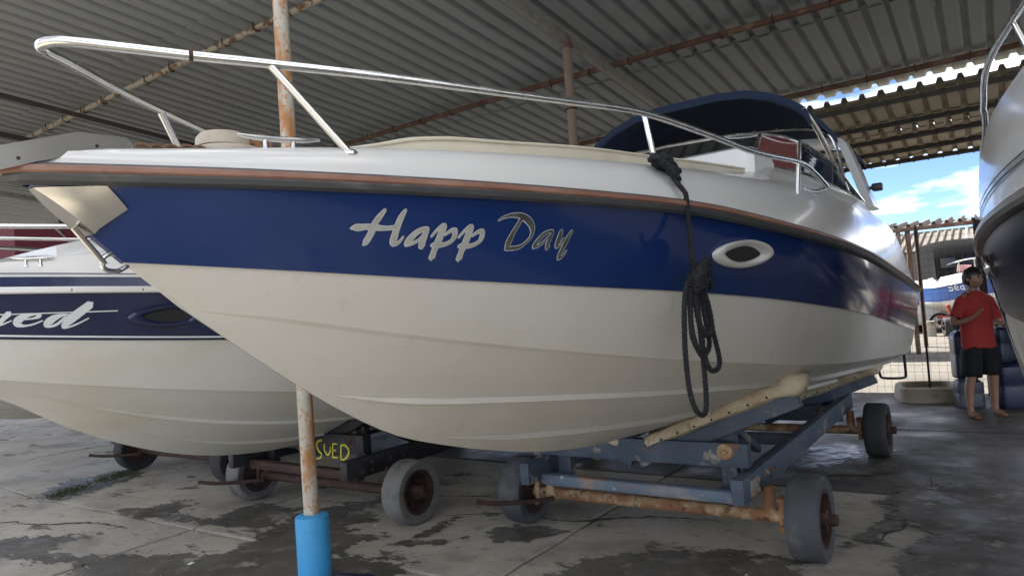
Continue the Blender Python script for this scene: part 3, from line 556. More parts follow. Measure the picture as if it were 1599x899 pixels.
# chain links running back to the windlass
mb = MB(); mb.tube([(.013*math.cos(a), .024*math.sin(a), 0) for a in np.linspace(0, 2*PI, 14, endpoint=False)], .0055, 6, closed=True); lk = mb.build('chain_link', 'chain', boat); lm = lk.data
for i in range(11):
    o = lk if i == 0 else bpy.data.objects.new('chain_link', lm)
    if i: COL.objects.link(o); o.parent = boat
    t = i/10; o.location = (.03+.006*math.sin(i*2), -3.385+.235*t, 2.158+.03*t+.004*(i % 2)); o.rotation_euler = (.12, (R(75) if i % 2 else .15), .2*math.sin(i*3))
mb = MB(); mb.lathe([(.095, 0), (.095, .035), (.09, .042), (.06, .045)], 28, c=(0, -3.05, 2.172), sy=1.15); wl_o = mb.build('windlass', 'windlass', boat)
mb = MB(); mb.lathe([(.086, .046), (.084, .075), (.072, .090), (.02, .094)], 24, c=(-.01, -3.07, 2.172), sy=1.0); mb.build('windlass_cap', 'windlass', wl_o)
mb = MB(); mb.lathe([(.028, -.02), (.036, -.012), (.036, .012), (.028, .02)], 16, 'X', (.05, -2.965, 2.235)); mb.build('gypsy_wheel', 'rust', wl_o)
cleat(boat, (.272, -3.06, 2.147), .25, yaw=.40); cleat(boat, (-.272, -3.06, 2.147), .25, yaw=-.40)
# stem plate, rod and bow eye
pl = [(-3.640, 2.022), (-3.505, 2.026), (-3.449, 1.967), (-3.515, 1.905)]
mb = MB()
for s_ in (-1, 1):
    G = []
    for v in np.linspace(0, 1, 6):
        r_ = []
        for u in np.linspace(0, 1, 6):
            a = np.array(pl[0])*(1-u)+np.array(pl[1])*u; b = np.array(pl[3])*(1-u)+np.array(pl[2])*u; q = a*(1-v)+b*v
            if u == 0: q = np.array([-3.647+(q[1]-2.029)/(1.834-2.029)*(-3.421+3.647)-.004, q[1]])
            r_.append((s_*(max(H.bside(q[0], q[1]), 0.001)+(.003 if u == 0 else .011)), q[0], q[1]))
        G.append(r_)
    mb.loft(G)
    if s_ == 1: edge = [g_[0] for g_ in G]
mb.loft([edge, [(-x, y, z) for x, y, z in edge]])
mb.build('stem_plate', 'steel_dull', boat, ang=30)
mb = MB(); mb.tube([(.0, -3.545, 1.925), (.0, -3.50, 1.868), (0, -3.468, 1.825)], .009, 8); mb.build('stem_rod', 'steel_dull', boat)
mb = MB(); mb.tube(bez([(0, -3.425, 1.846), (0, -3.45, 1.856), (0, -3.475, 1.838), (0, -3.468, 1.812), (0, -3.435, 1.806), (0, -3.405, 1.822)], 5), .007, 8); mb.build('bow_eye', 'steel', boat)
# porthole: frame, recess and glass
def porthole(parent, hull, Yc, zc, a, b, frame_m, glass_m, flip=1, blade=True):
    ring = []; NN = 40
    ofs = [(1.0, .0), (1.0, .014), (.93, .026), (.80, .026), (.68, .012), (.62, .002)]
    for k, o in ofs:
        r_ = []
        for t in np.linspace(0, 2*PI, NN, endpoint=False):
            e = 1.0-.18*abs(math.sin(t))**2*abs(math.cos(t)); ct, st = math.cos(t), math.sin(t)
            ey = a*k*math.copysign(abs(ct)**1.12, ct); ez = b*(k if k > .9 else k*.9)*math.copysign(abs(st)**(1.12 if k > .7 else 1.5), st)
            y, z = Yc+ey, zc+ez-.02*ey; r_.append((flip*(hull.bside(y, z)+.0155+o), y, z))
        ring.append(r_)
    mb = MB(); mb.loft(ring, closed=True); fr = mb.build('porthole', frame_m, parent, ang=50)
    mb = MB(); mb.add([(x-flip*.001, y, z) for x, y, z in ring[-1]], [tuple(range(NN))]); mb.build('glass', glass_m, fr, smooth=False); return fr
for f in (1, -1): porthole(boat, H, -1.18, 1.796, .215, .063, 'gel_white', 'glass_dark', f)
# name on the side
LET = [[[(-2.8309, 1.9609, 0.0106), (-2.8386, 1.9418, 0.0182), (-2.8455, 1.9204, 0.0194), (-2.846, 1.8924, 0.0207), (-2.8515, 1.8665, 0.0198), (-2.856, 1.859, 0.0066)], [(-2.771, 1.9609, 0.0097), (-2.7757, 1.9415, 0.0185), (-2.777, 1.9154, 0.0197), (-2.7759, 1.8912, 0.0199), (-2.7734, 1.8691, 0.0212), (-2.7656, 1.8589, 0.0135), (-2.7547, 1.8642, 0.009), (-2.7483, 1.8797, 0.0056)], [(-2.9077, 1.9085, 0.0043), (-2.8968, 1.9115, 0.0149), (-2.8824, 1.9102, 0.0172), (-2.8629, 1.9121, 0.014), (-2.8331, 1.9084, 0.013), (-2.8078, 1.907, 0.0109), (-2.7832, 1.9089, 0.011)]],
[[(-2.6802, 1.901, 0.009), (-2.6923, 1.9033, 0.0124), (-2.7126, 1.8924, 0.018), (-2.7266, 1.8703, 0.0226), (-2.7305, 1.8569, 0.0113), (-2.7177, 1.8578, 0.0091), (-2.6992, 1.8675, 0.008), (-2.6879, 1.8853, 0.0068)], [(-2.6833, 1.9032, 0.0113), (-2.6848, 1.883, 0.0193), (-2.6836, 1.8581, 0.0195), (-2.6794, 1.8466, 0.0173)]],
[[(-2.6621, 1.8792, 0.0057), (-2.6536, 1.8961, 0.0091), (-2.6389, 1.9118, 0.0159), (-2.6317, 1.9049, 0.016)], [(-2.6334, 1.9095, 0.0182), (-2.6347, 1.8822, 0.023), (-2.6352, 1.8524, 0.0232), (-2.6368, 1.8317, 0.0187), (-2.636, 1.8108, 0.0212)], [(-2.6217, 1.8843, 0.0069), (-2.6059, 1.8978, 0.0115), (-2.5932, 1.8954, 0.0138), (-2.5889, 1.8746, 0.0163), (-2.5966, 1.8608, 0.0117), (-2.6166, 1.852, 0.0117), (-2.6421, 1.8526, 0.0139), (-2.6524, 1.8528, 0.0092)]],
[[(-2.5734, 1.8743, 0.0058), (-2.5645, 1.8916, 0.0093), (-2.5491, 1.9076, 0.0162), (-2.5416, 1.9006, 0.0163)], [(-2.5434, 1.9053, 0.0186), (-2.5447, 1.8774, 0.0235), (-2.5451, 1.8469, 0.0237), (-2.5467, 1.8257, 0.0191), (-2.5459, 1.8044, 0.0217)], [(-2.531, 1.8795, 0.0071), (-2.5143, 1.8933, 0.0118), (-2.501, 1.8909, 0.0142), (-2.4964, 1.8696, 0.0167), (-2.5046, 1.8555, 0.0119), (-2.5256, 1.8465, 0.0119), (-2.5524, 1.8471, 0.0142), (-2.5632, 1.8473, 0.0095)]],
[[(-2.4589, 1.9294, 0.0035), (-2.4415, 1.94, 0.0082), (-2.4129, 1.946, 0.0118), (-2.3798, 1.9425, 0.0167), (-2.3454, 1.9246, 0.0193), (-2.3229, 1.9002, 0.0159), (-2.3181, 1.8757, 0.0124), (-2.3277, 1.8561, 0.0099), (-2.3478, 1.8392, 0.0112), (-2.378, 1.8349, 0.0124), (-2.3966, 1.8353, 0.0098)], [(-2.3789, 1.9342, 0.0144), (-2.3849, 1.9102, 0.0157), (-2.3916, 1.8813, 0.0182), (-2.3939, 1.8547, 0.022), (-2.3923, 1.8376, 0.0148)]],
[[(-2.2385, 1.8899, 0.0088), (-2.2562, 1.8912, 0.01), (-2.2759, 1.8777, 0.015), (-2.2896, 1.8505, 0.0176), (-2.2914, 1.8381, 0.0101), (-2.2752, 1.8428, 0.0088), (-2.2589, 1.8576, 0.0076), (-2.2493, 1.875, 0.0063)], [(-2.2399, 1.8899, 0.01), (-2.2414, 1.8699, 0.0164), (-2.2421, 1.8448, 0.0152), (-2.2352, 1.832, 0.0153)]],
[[(-2.2073, 1.8948, 0.0126), (-2.2054, 1.8771, 0.019), (-2.2036, 1.8492, 0.0192), (-2.201, 1.8365, 0.009), (-2.1896, 1.8439, 0.0064), (-2.1836, 1.8642, 0.0102)], [(-2.1631, 1.8921, 0.0115), (-2.1698, 1.8666, 0.0192), (-2.1743, 1.836, 0.0181), (-2.1765, 1.8104, 0.0182), (-2.1749, 1.7961, 0.0118), (-2.1608, 1.8048, 0.0073), (-2.1552, 1.8228, 0.0047)]]]
def letters(sets, parent, mapf, sx, mats, lift0, edge, name='letter'):
    for strokes in sets:
        mb = MB(); L = lift0
        for st in strokes:
            if edge: ribbon(mb, st, sx, L, mapf, mi=1, grow=edge); L += .0004
        for st in strokes: ribbon(mb, st, sx, L, mapf, mi=0); L += .0004
        mb.build(name, mats, parent, smooth=False, fix=False)
letters(LET[:4], boat, lambda y, z, l: (H.bside(y, z)+.009+l, y, z), 1.2, ['chrome_letter', 'letter_edge'], .004, .0045)
letters(LET[4:], boat, lambda y, z, l: (H.bside(y, z)+.009+l, y, z), 1.2, ['chrome_dark', 'letter_edge'], .004, .0045)
# boarding step bracket under the stern
mb = MB(); mb.tube(bez([(1.14, 4.45, .86), (1.14, 4.5, .60), (1.11, 4.5, .55), (.93, 4.48, .55), (.89, 4.46, .58), (.88, 4.4, .72)], 5), .014, 8); mb.build('boarding_step', 'black', boat)

# ---- rope hung from the rail
rope = thing('mooring_rope', 'black twisted rope coiled and hung from the second rail stanchion of the navy boat', 'rope', (0, 0, 0))
def twist(mb, pts, r=.0112, pitch=.04):
    P = bez(pts, 10); P = [Vector(p) for p in P]; S = [0]
    for i in range(1, len(P)): S.append(S[-1]+(P[i]-P[i-1]).length)
    n = max(6, int(S[-1]/.008)); Q = []; j = 0
    for k in range(n+1):
        s_ = S[-1]*k/n
        while j < len(S)-2 and S[j+1] < s_: j += 1
        Q.append(P[j].lerp(P[j+1], (s_-S[j])/max(S[j+1]-S[j], 1e-9)))
    u = Vector((1, 0, 0))
    tr = [[], [], []]
    for k, q in enumerate(Q):
        t = (Q[min(k+1, n)]-Q[max(k-1, 0)]); t.normalize(); u = u-t*u.dot(t); u = u.normalized() if u.length > 1e-4 else t.orthogonal().normalized(); w = t.cross(u)
        for m_ in range(3):
            a = 2*PI*(S[-1]*k/n/pitch+m_/3); tr[m_].append(q+(u*math.cos(a)+w*math.sin(a))*r*.60)
    for m_ in range(3): mb.tube(tr[m_], r*.50, 6)
RP = [[(-1.696, 2.017), (-1.692, 1.938), (-1.687, 1.834), (-1.686, 1.742), (-1.665, 1.70)], [(-1.743, 1.677), (-1.794, 1.602), (-1.821, 1.477), (-1.829, 1.378), (-1.816, 1.253), (-1.765, 1.17), (-1.685, 1.139), (-1.645, 1.177), (-1.637, 1.307), (-1.644, 1.439), (-1.651, 1.571), (-1.657, 1.677)], [(-1.597, 1.676), (-1.56, 1.568), (-1.523, 1.457), (-1.485, 1.345), (-1.519, 1.308), (-1.606, 1.309), (-1.655, 1.362), (-1.675, 1.468), (-1.675, 1.598), (-1.671, 1.677)], [(-1.715, 1.677), (-1.756, 1.524), (-1.741, 1.434), (-1.681, 1.377), (-1.601, 1.396), (-1.576, 1.434), (-1.597, 1.543), (-1.612, 1.676)], [(-1.686, 1.677), (-1.699, 1.521), (-1.662, 1.459), (-1.592, 1.467), (-1.559, 1.541), (-1.581, 1.676)], [(-1.735, 1.66), (-1.77, 1.55), (-1.79, 1.46), (-1.73, 1.40), (-1.68, 1.44), (-1.70, 1.55), (-1.69, 1.67)]]
mb = MB(); first = [(.925, -1.70, 2.215), (.955, -1.72, 2.19), (.985, -1.715, 2.15), (1.015, -1.70, 2.09), (1.047, -1.698, 2.04)]
twist(mb, first+[(1.05, y, z) for y, z in RP[0]]); mb.build('fall', 'rope', rope)
for i, r_ in enumerate(RP[1:]):
    mb = MB(); off = [.0, .018, .012, .03, .022][i]; twist(mb, [(1.045+off*math.sin(PI*k/(len(r_)-1)), y, z) for k, (y, z) in enumerate(r_)]); mb.build('loop', 'rope', rope)
mb = MB()                                                          # wound knot that gathers the coil
for i in range(8):
    zc = 1.655+.011*i; ph = i*.5; rx, ry = .042-.002*abs(i-4), .066-.004*abs(i-4)
    pts = [(1.060+rx*math.cos(a+ph), -1.650+ry*math.sin(a+ph), zc+.032*math.sin(a+ph+.9)) for a in np.linspace(0, 2*PI, 12)]; twist(mb, pts, .0125)
twist(mb, [(1.06, -1.70, 1.73), (1.07, -1.735, 1.765), (1.075, -1.745, 1.785)], .0115)
twist(mb, [(1.06, -1.60, 1.70), (1.075, -1.565, 1.675), (1.07, -1.545, 1.645)], .0125)
mb.build('coil_knot', 'rope', rope)
mb = MB()                                                          # hitch round the stanchion foot
for i in range(5):
    a0 = i*.6; twist(mb, [(.935+.028*math.cos(a)+.010*i, -1.685+.036*math.sin(a)+.012*i, 2.205-.012*i+.012*math.sin(a+i)) for a in np.linspace(a0, a0+2*PI, 10)], .0125)
twist(mb, [(.93, -1.73, 2.21), (.97, -1.76, 2.19), (1.0, -1.72, 2.15), (1.005, -1.66, 2.13), (.98, -1.61, 2.16), (.945, -1.63, 2.20)], .0125)
twist(mb, [(.95, -1.70, 2.18), (.99, -1.73, 2.16), (1.02, -1.70, 2.11), (1.0, -1.64, 2.11), (.97, -1.63, 2.15)], .0125)
mb.build('hitch', 'rope', rope)

# ------------------------------------------------------------------ trailers
def wheel(parent, x, y, s_, tyre_m, rim_m, r=.25, w=.19):
    """solid rubber wheel: tyre > nothing, rim and hub as children"""
    mb = MB(); prof = [(r*.70, -w*.46), (r*.80, -w*.5), (r*.93, -w*.5), (r*.985, -w*.42), (r, -w*.25), (r, w*.25), (r*.985, w*.42), (r*.93, w*.5), (r*.80, w*.5), (r*.70, w*.46)]
    mb.lathe(prof, 40, 'X', (x, y, r), closed=True); t = mb.build('wheel', tyre_m, parent, ang=40)
    mb = MB(); prof = [(r*.715, -w*.44), (r*.715, w*.44), (r*.62, w*.46), (r*.58, w*.30), (r*.56, w*.12), (r*.30, w*.10), (r*.26, w*.18)]
    pr = [(a, h*s_) for a, h in prof]; mb.lathe(pr, 32, 'X', (x, y, r)); mb.build('rim', rim_m, t, ang=30)
    mb = MB(); pr = [(r*.24, w*.1), (r*.23, w*.50), (r*.15, w*.54), (r*.14, w*.78), (r*.11, w*.82)]; mb.lathe([(a, h*s_) for a, h in pr], 20, 'X', (x, y, r))
    for k in range(5): a = 2*PI*k/5+.3; mb.lathe([(r*.05, w*.12*s_), (r*.05, w*.24*s_)], 6, 'X', (x, y+r*.42*math.cos(a), r+r*.42*math.sin(a)))
    mb.build('hub', 'rust_dark', t, ang=30); return t
def pad_along(a, b, parent, m, w=.13, h=.075, lumps=11, upn=(0, 0, 1)):
    """carpet covered cushion strip sagging over the bunk"""
    a, b = Vector(a), Vector(b); d = (b-a).normalized(); u = Vector(upn); sx = d.cross(u).normalized(); u = sx.cross(d); rows = []; n = 40; rg = random.Random(int(a.x*1000+a.y*77+b.z*13))
    sc = [rg.uniform(.8, 1.15) for _ in range(lumps+2)]
    for i in range(n+1):
        t = i/n; k = t*lumps; f = sc[int(k)]*(1-(k-int(k)))+sc[int(k)+1]*(k-int(k)); e = min(1, 10*t+.35, 14*(1-t)+.4); lump = 1+.38*math.exp(-((t-.93)/.06)**2); hh, ww = h*f*e*lump, w*(.9+.12*f)*e*(1+.5*(lump-1)); c = a.lerp(b, t)
        rows.append([c+sx*ww*.5*math.cos(q)*(1.06 if math.sin(q) < 0 else .95)+u*hh*.5*math.copysign(abs(math.sin(q))**.7, math.sin(q)) for q in np.linspace(0, 2*PI, 14, endpoint=False)])
    mb = MB(); mb.loft(rows, closed=True, cap=True); o = mb.build('bunk_pad', m, parent, ang=60)
    mb = MB()
    for i in range(9):
        t = (i+.6)/9.6; c = a.lerp(b, t)+sx*w*.515-u*h*.16; mb.lathe([(.008, 0), (.006, .004)], 8, 'Z', c)
        mb.v[-16:] = [tuple(c+sx*(q[2]-c.z)+u*(q[0]-c.x)+d*(q[1]-c.y)) for q in [Vector(p) for p in mb.v[-16:]]]
    mb.build('tack', 'rust_dark', o, smooth=False)
    return o
def trailer(name, label, loc, paint, mix, axle_m, tyre_front, tyre_rear, rim_m, letters_on=False, rot=0):
    t = thing(name, label, 'trailer', loc, (0, 0, rot), 'trailers carrying the boats')
    for y, tm in ((0, tyre_front), (2.92, tyre_rear)):
        for s_ in (-1, 1): wheel(t, s_*1.03, y, s_, tm, rim_m)
        mb = MB(); mb.tube([(-.94, y, .24), (.94, y, .24)], .042, 12); ax = mb.build('axle', axle_m, t)
        for s_ in (-1, 1):
            mb = MB(); mb.tube([(s_*.80, y, .27), (s_*.80, y, .42)], .035, 10); mb.box((s_*.885, y-.01, .35), (.06, .10, .022), bev=.004); mb.box((s_*.885, y-.03, .27), (.04, .06, .16), bev=.006); mb.box((s_*.885, y-.045, .185), (.035, .09, .04), bev=.006); mb.build('axle_bracket', axle_m, ax)
    for s_ in (-1, 1):
        mb = MB(); mb.beam((s_*.74, -.42, .475), (s_*.74, 3.25, .475), .075, .15); b = mb.build('side_beam', paint, t)
        mb = MB(); mb.box((s_*.783, -.22, .47), (.012, .15, .10), bev=.003); plate = mb.build('joint_plate', 'rafter' if paint == 'trailer_blue' else paint, b)
        mb = MB()
        for yy, zz in ((-.27, .44), (-.17, .44), (-.17, .50), (.05, .49), (.2, .48)): mb.lathe([(.014, s_*(.777 if yy > 0 else .788)), (.012, s_*(.80))], 8, 'X', (0, yy, zz))
        mb.build('bolt', axle_m, b)
        for y, zz in ((-.10, 0), (2.88, -.28)):
            mb = MB(); mb.beam((s_*.60, y+.03, .40), (s_*.60, y+.03, .86+zz), .10, .07, (0, 1, 0)); mb.build('upright', paint, t)
            mb = MB(); mb.beam((s_*.60, y+.10, .78+zz), (s_*.60, y+.62, .53), .05, .05); mb.build('brace', paint, t)
            a = Vector((s_*.02, y-.05, .565+zz*.85)); e = Vector((s_*1.06, y-.05, .985+zz*.85)); n_ = Vector((-s_*(e.z-a.z), 0, abs(e.x-a.x))).normalized()
            mb = MB(); mb.beam(a, e, .07, .095, n_); mb.build('bunk', paint, t)
            pad_along(a+n_*.090+(e-a)*.04, e+n_*.088+(e-a)*.09, t, 'carpet', .17, .095, upn=n_)
    for y, z0, mm in ((-.16, .645, paint), (2.78, .42, paint)):
        mb = MB(); mb.beam((-.78, y-.03, z0), (.76, y-.03, z0), .07, .145); cb = mb.build('cross_beam', mm, t)
        mb = MB(); mb.lathe([(.05, y-.0655), (.048, y-.069)], 12, 'Y', (.62, 0, z0+.02)); mb.lathe([(.017, y-.069), (.012, y-.080)], 8, 'Y', (.62, 0, z0+.02)); mb.build('bolt', axle_m, cb)
    mb = MB(); mb.beam((-.72, -.22, .405), (.72, -.22, .395), .09, .085, bev=.03); mb.build('cross_tube', mix, t)
    mb = MB(); mb.beam((-.60, 1.4, .43), (.72, 1.4, .43), .06, .09); mb.build('cross_tube', paint, t)
    mb = MB(); mb.tube(bez([(-.70, -.12, .235), (-.82, -.25, .235), (-.98, -.42, .25), (-1.10, -.52, .275)], 4), .017, 8); mb.build('tow_hook', 'rust_dark', t)
    return t
tr = trailer('boat_trailer', 'weathered blue steel trailer with rusty axle under the large navy boat', (0, 0, 0), 'trailer_blue', 'trailer_mix', 'rust', 'tyre', 'tyre_dark', 'rust_dark')
tl = trailer('boat_trailer', 'black trailer with yellow hand painted letters under the boat on the left', (-2.9, -.38, 0), 'trailer_black', 'rust_dark', 'rust_dark', 'tyre_pale', 'tyre_dark', 'rust_dark')
SUED = [[[(-2.49, 0.663, 0.0137), (-2.537, 0.651, 0.0137), (-2.558, 0.613, 0.0117), (-2.534, 0.573, 0.0157), (-2.501, 0.547, 0.0117), (-2.518, 0.519, 0.0117), (-2.568, 0.506, 0.0117)]], [[(-2.459, 0.632, 0.0117), (-2.463, 0.586, 0.0137), (-2.432, 0.547, 0.0157), (-2.396, 0.567, 0.0137), (-2.385, 0.613, 0.0098)]], [[(-2.355, 0.642, 0.0117), (-2.366, 0.528, 0.0117)], [(-2.356, 0.64, 0.011), (-2.305, 0.642, 0.011)], [(-2.354, 0.588, 0.011), (-2.32, 0.59, 0.011)], [(-2.366, 0.528, 0.011), (-2.309, 0.532, 0.011)]], [[(-2.256, 0.634, 0.0137), (-2.266, 0.53, 0.0137)], [(-2.256, 0.631, 0.0137), (-2.21, 0.636, 0.0137), (-2.17, 0.603, 0.0157), (-2.178, 0.558, 0.0157), (-2.227, 0.521, 0.0137), (-2.266, 0.521, 0.0117)]]]
letters([[[(x+2.9-.14, z-.048, w*1.15) for x, z, w in st] for st in L] for L in SUED], tl, lambda x, z, l: (x, -.226-l, z+.045), 1., ['yellow'], .0015, 0, 'painted_letter')
tag(tl.children[-1], None)
t3 = trailer('boat_trailer', 'dark blue trailer under the maroon topped boat, mostly in shadow', (-5.8, -.03, 0), 'trailer_blue', 'rust_dark', 'rust_dark', 'tyre_dark', 'tyre_dark', 'rust_dark')

# ------------------------------------------------------------------ neighbour boats
def side_boat(name, label, loc, rot, bottom_m, side_m, stripe=False, keel=None, dS=-.125, dP=-.10, dC=-.15, wid=1., group='boats parked under the shed', sh=-.1, tilt=0, rail_h=.35, strakes=True):
    t = thing(name, label, 'boat', loc, (tilt, 0, rot), group)
    z_S = lambda Y: zS(np.asarray(Y)-sh)+dS; z_T = lambda Y: zS(np.asarray(Y)-sh)+dS-.035; z_P = lambda Y: zP(np.asarray(Y)-sh)+dP+.0; z_C = lambda Y: zC(np.asarray(Y)-sh)+dC
    h = Hull((-3.69+sh, 4.2, beamf(1.3*wid, 2.2, 4.5, -3.69+sh), z_S), (-3.66+sh, 4.2, beamf(1.29*wid, 2.2, 4.5, -3.66+sh), z_T), (-3.47+sh, 4.15, beamf(1.25*wid, 2.1, 4.4, -3.47+sh), z_P), (-3.28+sh, 4.0, beamf(1.15*wid, 1.8, 4.2, -3.28+sh), z_C), (-3.28+sh, 4.0, zero, keel))
    hb = h.build_bottom(t, bottom_m)
    if strakes: h.build_strake(hb, bottom_m, .60, .20, 1, .022, .03); h.build_strake(hb, bottom_m, .27, .30, 1, .022, .03)
    h.build_side(t, side_m)
    S_ = h.curve(h.S); Yb = np.array([p[1] for p in S_]); bb = beamf(1.3*wid, 2.2, 4.5, -3.69+sh)
    def rw(k, z): return [(max(float(bb(y))*k, .002), float(y), float(zz)) for y, zz in zip(Yb, z)]
    zs = z_S(Yb); zd = zs+.05+.22*np.clip((Yb+3.6)/1.2, 0, 1)*.8
    low = [rw(1, zs), rw(.99, zs+.02), rw(.965, zs+.072)]; hi = [rw(.965, zs+.072), rw(.93, zs*.55+zd*.45+.02), rw(.86, zd), rw(.6, zd+.03), rw(0, zd+.05)]
    mb = MB(); mb.loft(low); mb.loft(mirror(low)); mb.build('stripe_band', side_m if stripe else 'gel_white', t, ang=40)
    mb = MB(); mb.loft(hi); mb.loft(mirror(hi)); e = [r_[-1] for r_ in hi]; mb.loft([e, [(-x, y, z) for x, y, z in e]]); mb.build('deck', 'gel_white', t, ang=40)
    return t, h, bb, zd, Yb, z_S
kL = pchip([-3.38, -3.1, -2.745, -2.421, -2.031, -1.579, -1.044, -.54, 1, 4], [1.53, 1.46, 1.297, 1.086, .886, .726, .634, .615, .56, .42])
left, HL, bbL, zdL, YbL, zSL = side_boat('motorboat', 'white motorboat with dark blue band ending in the letters ued, left of the big boat', (-2.9, 0, 0), 0, 'gel_yellowed', 'gel_dark', True, kL)
mb = HL.sweep(HL.S, [(-.01, .014), (.012, .014), (.020, .006), (.020, -.016), (.012, -.024), (-.01, -.024)]); rl = mb.build('rub_rail', 'gel_white', left, ang=30)
mb = MB()
for y in np.arange(-3.6, 2, .33): mb.lathe([(.008, float(bbL(y))+.020), (.007, float(bbL(y))+.023)], 8, 'X', (0, y, float(zSL(y))-.006))
mb.build('screw', 'steel', rl, smooth=False)
UED = [[[(-2.8581, 1.7995, 0.0354), (-2.8759, 1.7742, 0.0276), (-2.8882, 1.7517, 0.0237), (-2.8983, 1.7369, 0.0118), (-2.8758, 1.7429, 0.0099), (-2.8426, 1.7599, 0.0071)]], [[(-2.7959, 1.7634, 0.01), (-2.7573, 1.7652, 0.01), (-2.7312, 1.7752, 0.0221), (-2.7323, 1.7865, 0.016), (-2.7566, 1.7882, 0.014), (-2.7916, 1.7797, 0.0318), (-2.816, 1.7578, 0.0477), (-2.814, 1.7379, 0.0319), (-2.7893, 1.7272, 0.014), (-2.751, 1.7329, 0.0101), (-2.7134, 1.7499, 0.0081)]], [[(-2.5981, 1.7737, 0.0082), (-2.6297, 1.7751, 0.0163), (-2.6683, 1.7586, 0.0406), (-2.6901, 1.7321, 0.0447), (-2.6792, 1.7159, 0.0163), (-2.6492, 1.7248, 0.0163), (-2.6158, 1.7628, 0.0163)], [(-2.5143, 1.8271, 0.0494), (-2.555, 1.7869, 0.0534), (-2.5922, 1.7489, 0.0534), (-2.6168, 1.7141, 0.0329), (-2.6, 1.7046, 0.0124), (-2.5634, 1.718, 0.0103), (-2.512, 1.7491, 0.0075)]]]
mapL = lambda y, z, l: (HL.bside(y, z)+.010+l, y, z)
letters(UED, left, mapL, 1.2, ['letter_edge'], .004, 0)
for dzz, w_, e0, e1, nm in ((0, .006, -3.6, -2.38, 'pinstripe'),):
    mb = MB(); ys = np.linspace(e0, e1, 24); zz = 1.795-.03*(ys+2.85)*.9; mb.loft([[mapL(y, z+w_/2, .0022) for y, z in zip(ys, zz)], [mapL(y, z-w_/2, .0022) for y, z in zip(ys, zz)]]); mb.build(nm, 'white_paint', left, smooth=False, fix=False)
for o0, w_, m_ in ((.016, .010, 'white_paint'),):
    mb = MB(); ys = np.linspace(-3.5, 3.5, 80); zz = HL.P[3](ys)+o0; mb.loft([[mapL(y, z+w_/2, .001) for y, z in zip(ys, zz)], [mapL(y, z-w_/2, .001) for y, z in zip(ys, zz)]]); mb.build('pinstripe', m_, left, smooth=False, fix=False)
mb = MB(); ys = np.linspace(-3.6, 3.5, 80); mb.loft([[(float(bbL(y))*.958+.004, y, float(zSL(y))+.088) for y in ys], [(float(bbL(y))*.955+.004, y, float(zSL(y))+.094) for y in ys]]); mb.build('pinstripe', 'gel_dark', left, smooth=False, fix=False)
for f in (1, -1): porthole(left, HL, -2.12, 1.735, .215, .068, 'gel_dark', 'glass_dark', f)
rpL = [(0, -3.72, 2.30), (.05, -3.69, 2.30), (.2, -3.42, 2.30), (.437, -2.87, 2.290), (.557, -2.56, 2.292), (.75, -2.0, 2.30), (.95, -1.3, 2.31), (1.08, -.4, 2.30), (1.1, .2, 2.22)]
mb = MB(); mb.tube(bez([(-x, y, z) for x, y, z in rpL[:0:-1]]+rpL, 5), .0145, 12); rlo = mb.build('bow_rail', 'steel', left)
rm = [(.05, -3.66, 2.235), (.2, -3.41, 2.235), (.437, -2.87, 2.222), (.557, -2.56, 2.216), (.75, -2.0, 2.21), (.95, -1.3, 2.22)]
for s_ in (-1, 1):
    mb = MB(); mb.tube(bez([(s_*x, y, z) for x, y, z in rm], 5), .010, 10); mb.build('middle_rail', 'steel', rlo)
    for x, y in ((.30, -3.18), (.66, -2.27), (.98, -1.2)): stanchion(rlo, (s_*x, y, 2.297), (s_*x*.97, y+.08, float(zSL(y))+.16))
cleat(left, (.505, -2.74, float(zSL(-2.72))+.135), .20, yaw=.45)
Yq = np.linspace(-2.62, -.6, 24); ztq = pchip([-2.62, -2.5, -2.35, -.6], [2.185, 2.22, 2.245, 2.28])(Yq)
rowq = [[(float(bbL(y))*k, float(y), float(z)-d) for y, z in zip(Yq, ztq)] for k, d in ((.80, .10), (.81, .03), (.78, .005), (.4, 0), (0, 0))]
mb = MB(); mb.loft(rowq); mb.loft(mirror(rowq)); q = [r_[0] for r_ in rowq]; mb.loft([q, [(-x, y, z) for x, y, z in q]]); mb.build('sun_pad', 'gel_white', left, ang=50)

third, H3, bb3, zd3, Yb3, zS3 = side_boat('motorboat', 'plain white motorboat with maroon canvas top, just beyond the boat lettered ued', (-5.85, .75, 0), 0, 'gel_bottom', 'gel_dark', False, kL)
rp3 = [(0, -3.72, 2.25), (.2, -3.42, 2.25), (.55, -2.56, 2.25), (.95, -1.3, 2.27), (1.1, .2, 2.2)]
mb = MB(); mb.tube(bez([(-x, y, z) for x, y, z in rp3[:0:-1]]+rp3, 5), .0145, 10); mb.build('bow_rail', 'steel', third)
rows = [[(x, y, 2.66+.10*(1-(x/1.15)**2)-.06*((y+1.0)/2)**2) for x in np.linspace(-1.15, 1.15, 13)] for y in np.linspace(-2.75, .8, 8)]
mb = MB(); mb.loft(rows); mb.loft([rows[0], [(x, y+.05, z-.34) for x, y, z in rows[0]]]); e = [r_[-1] for r_ in rows]; mb.loft([e, [(x, y, z-.36) for x, y, z in e]]); cov = mb.build('canvas_top', 'maroon', third, ang=50)
for y0, y1 in ((-2.45, -1.9), (-1.6, -2.15), (-1.3, -.6)):
    mb = MB(); mb.tube([(1.16, y0, 2.64), (1.08, y1, 2.12)], .012, 8); mb.build('canopy_strut', 'steel', cov)

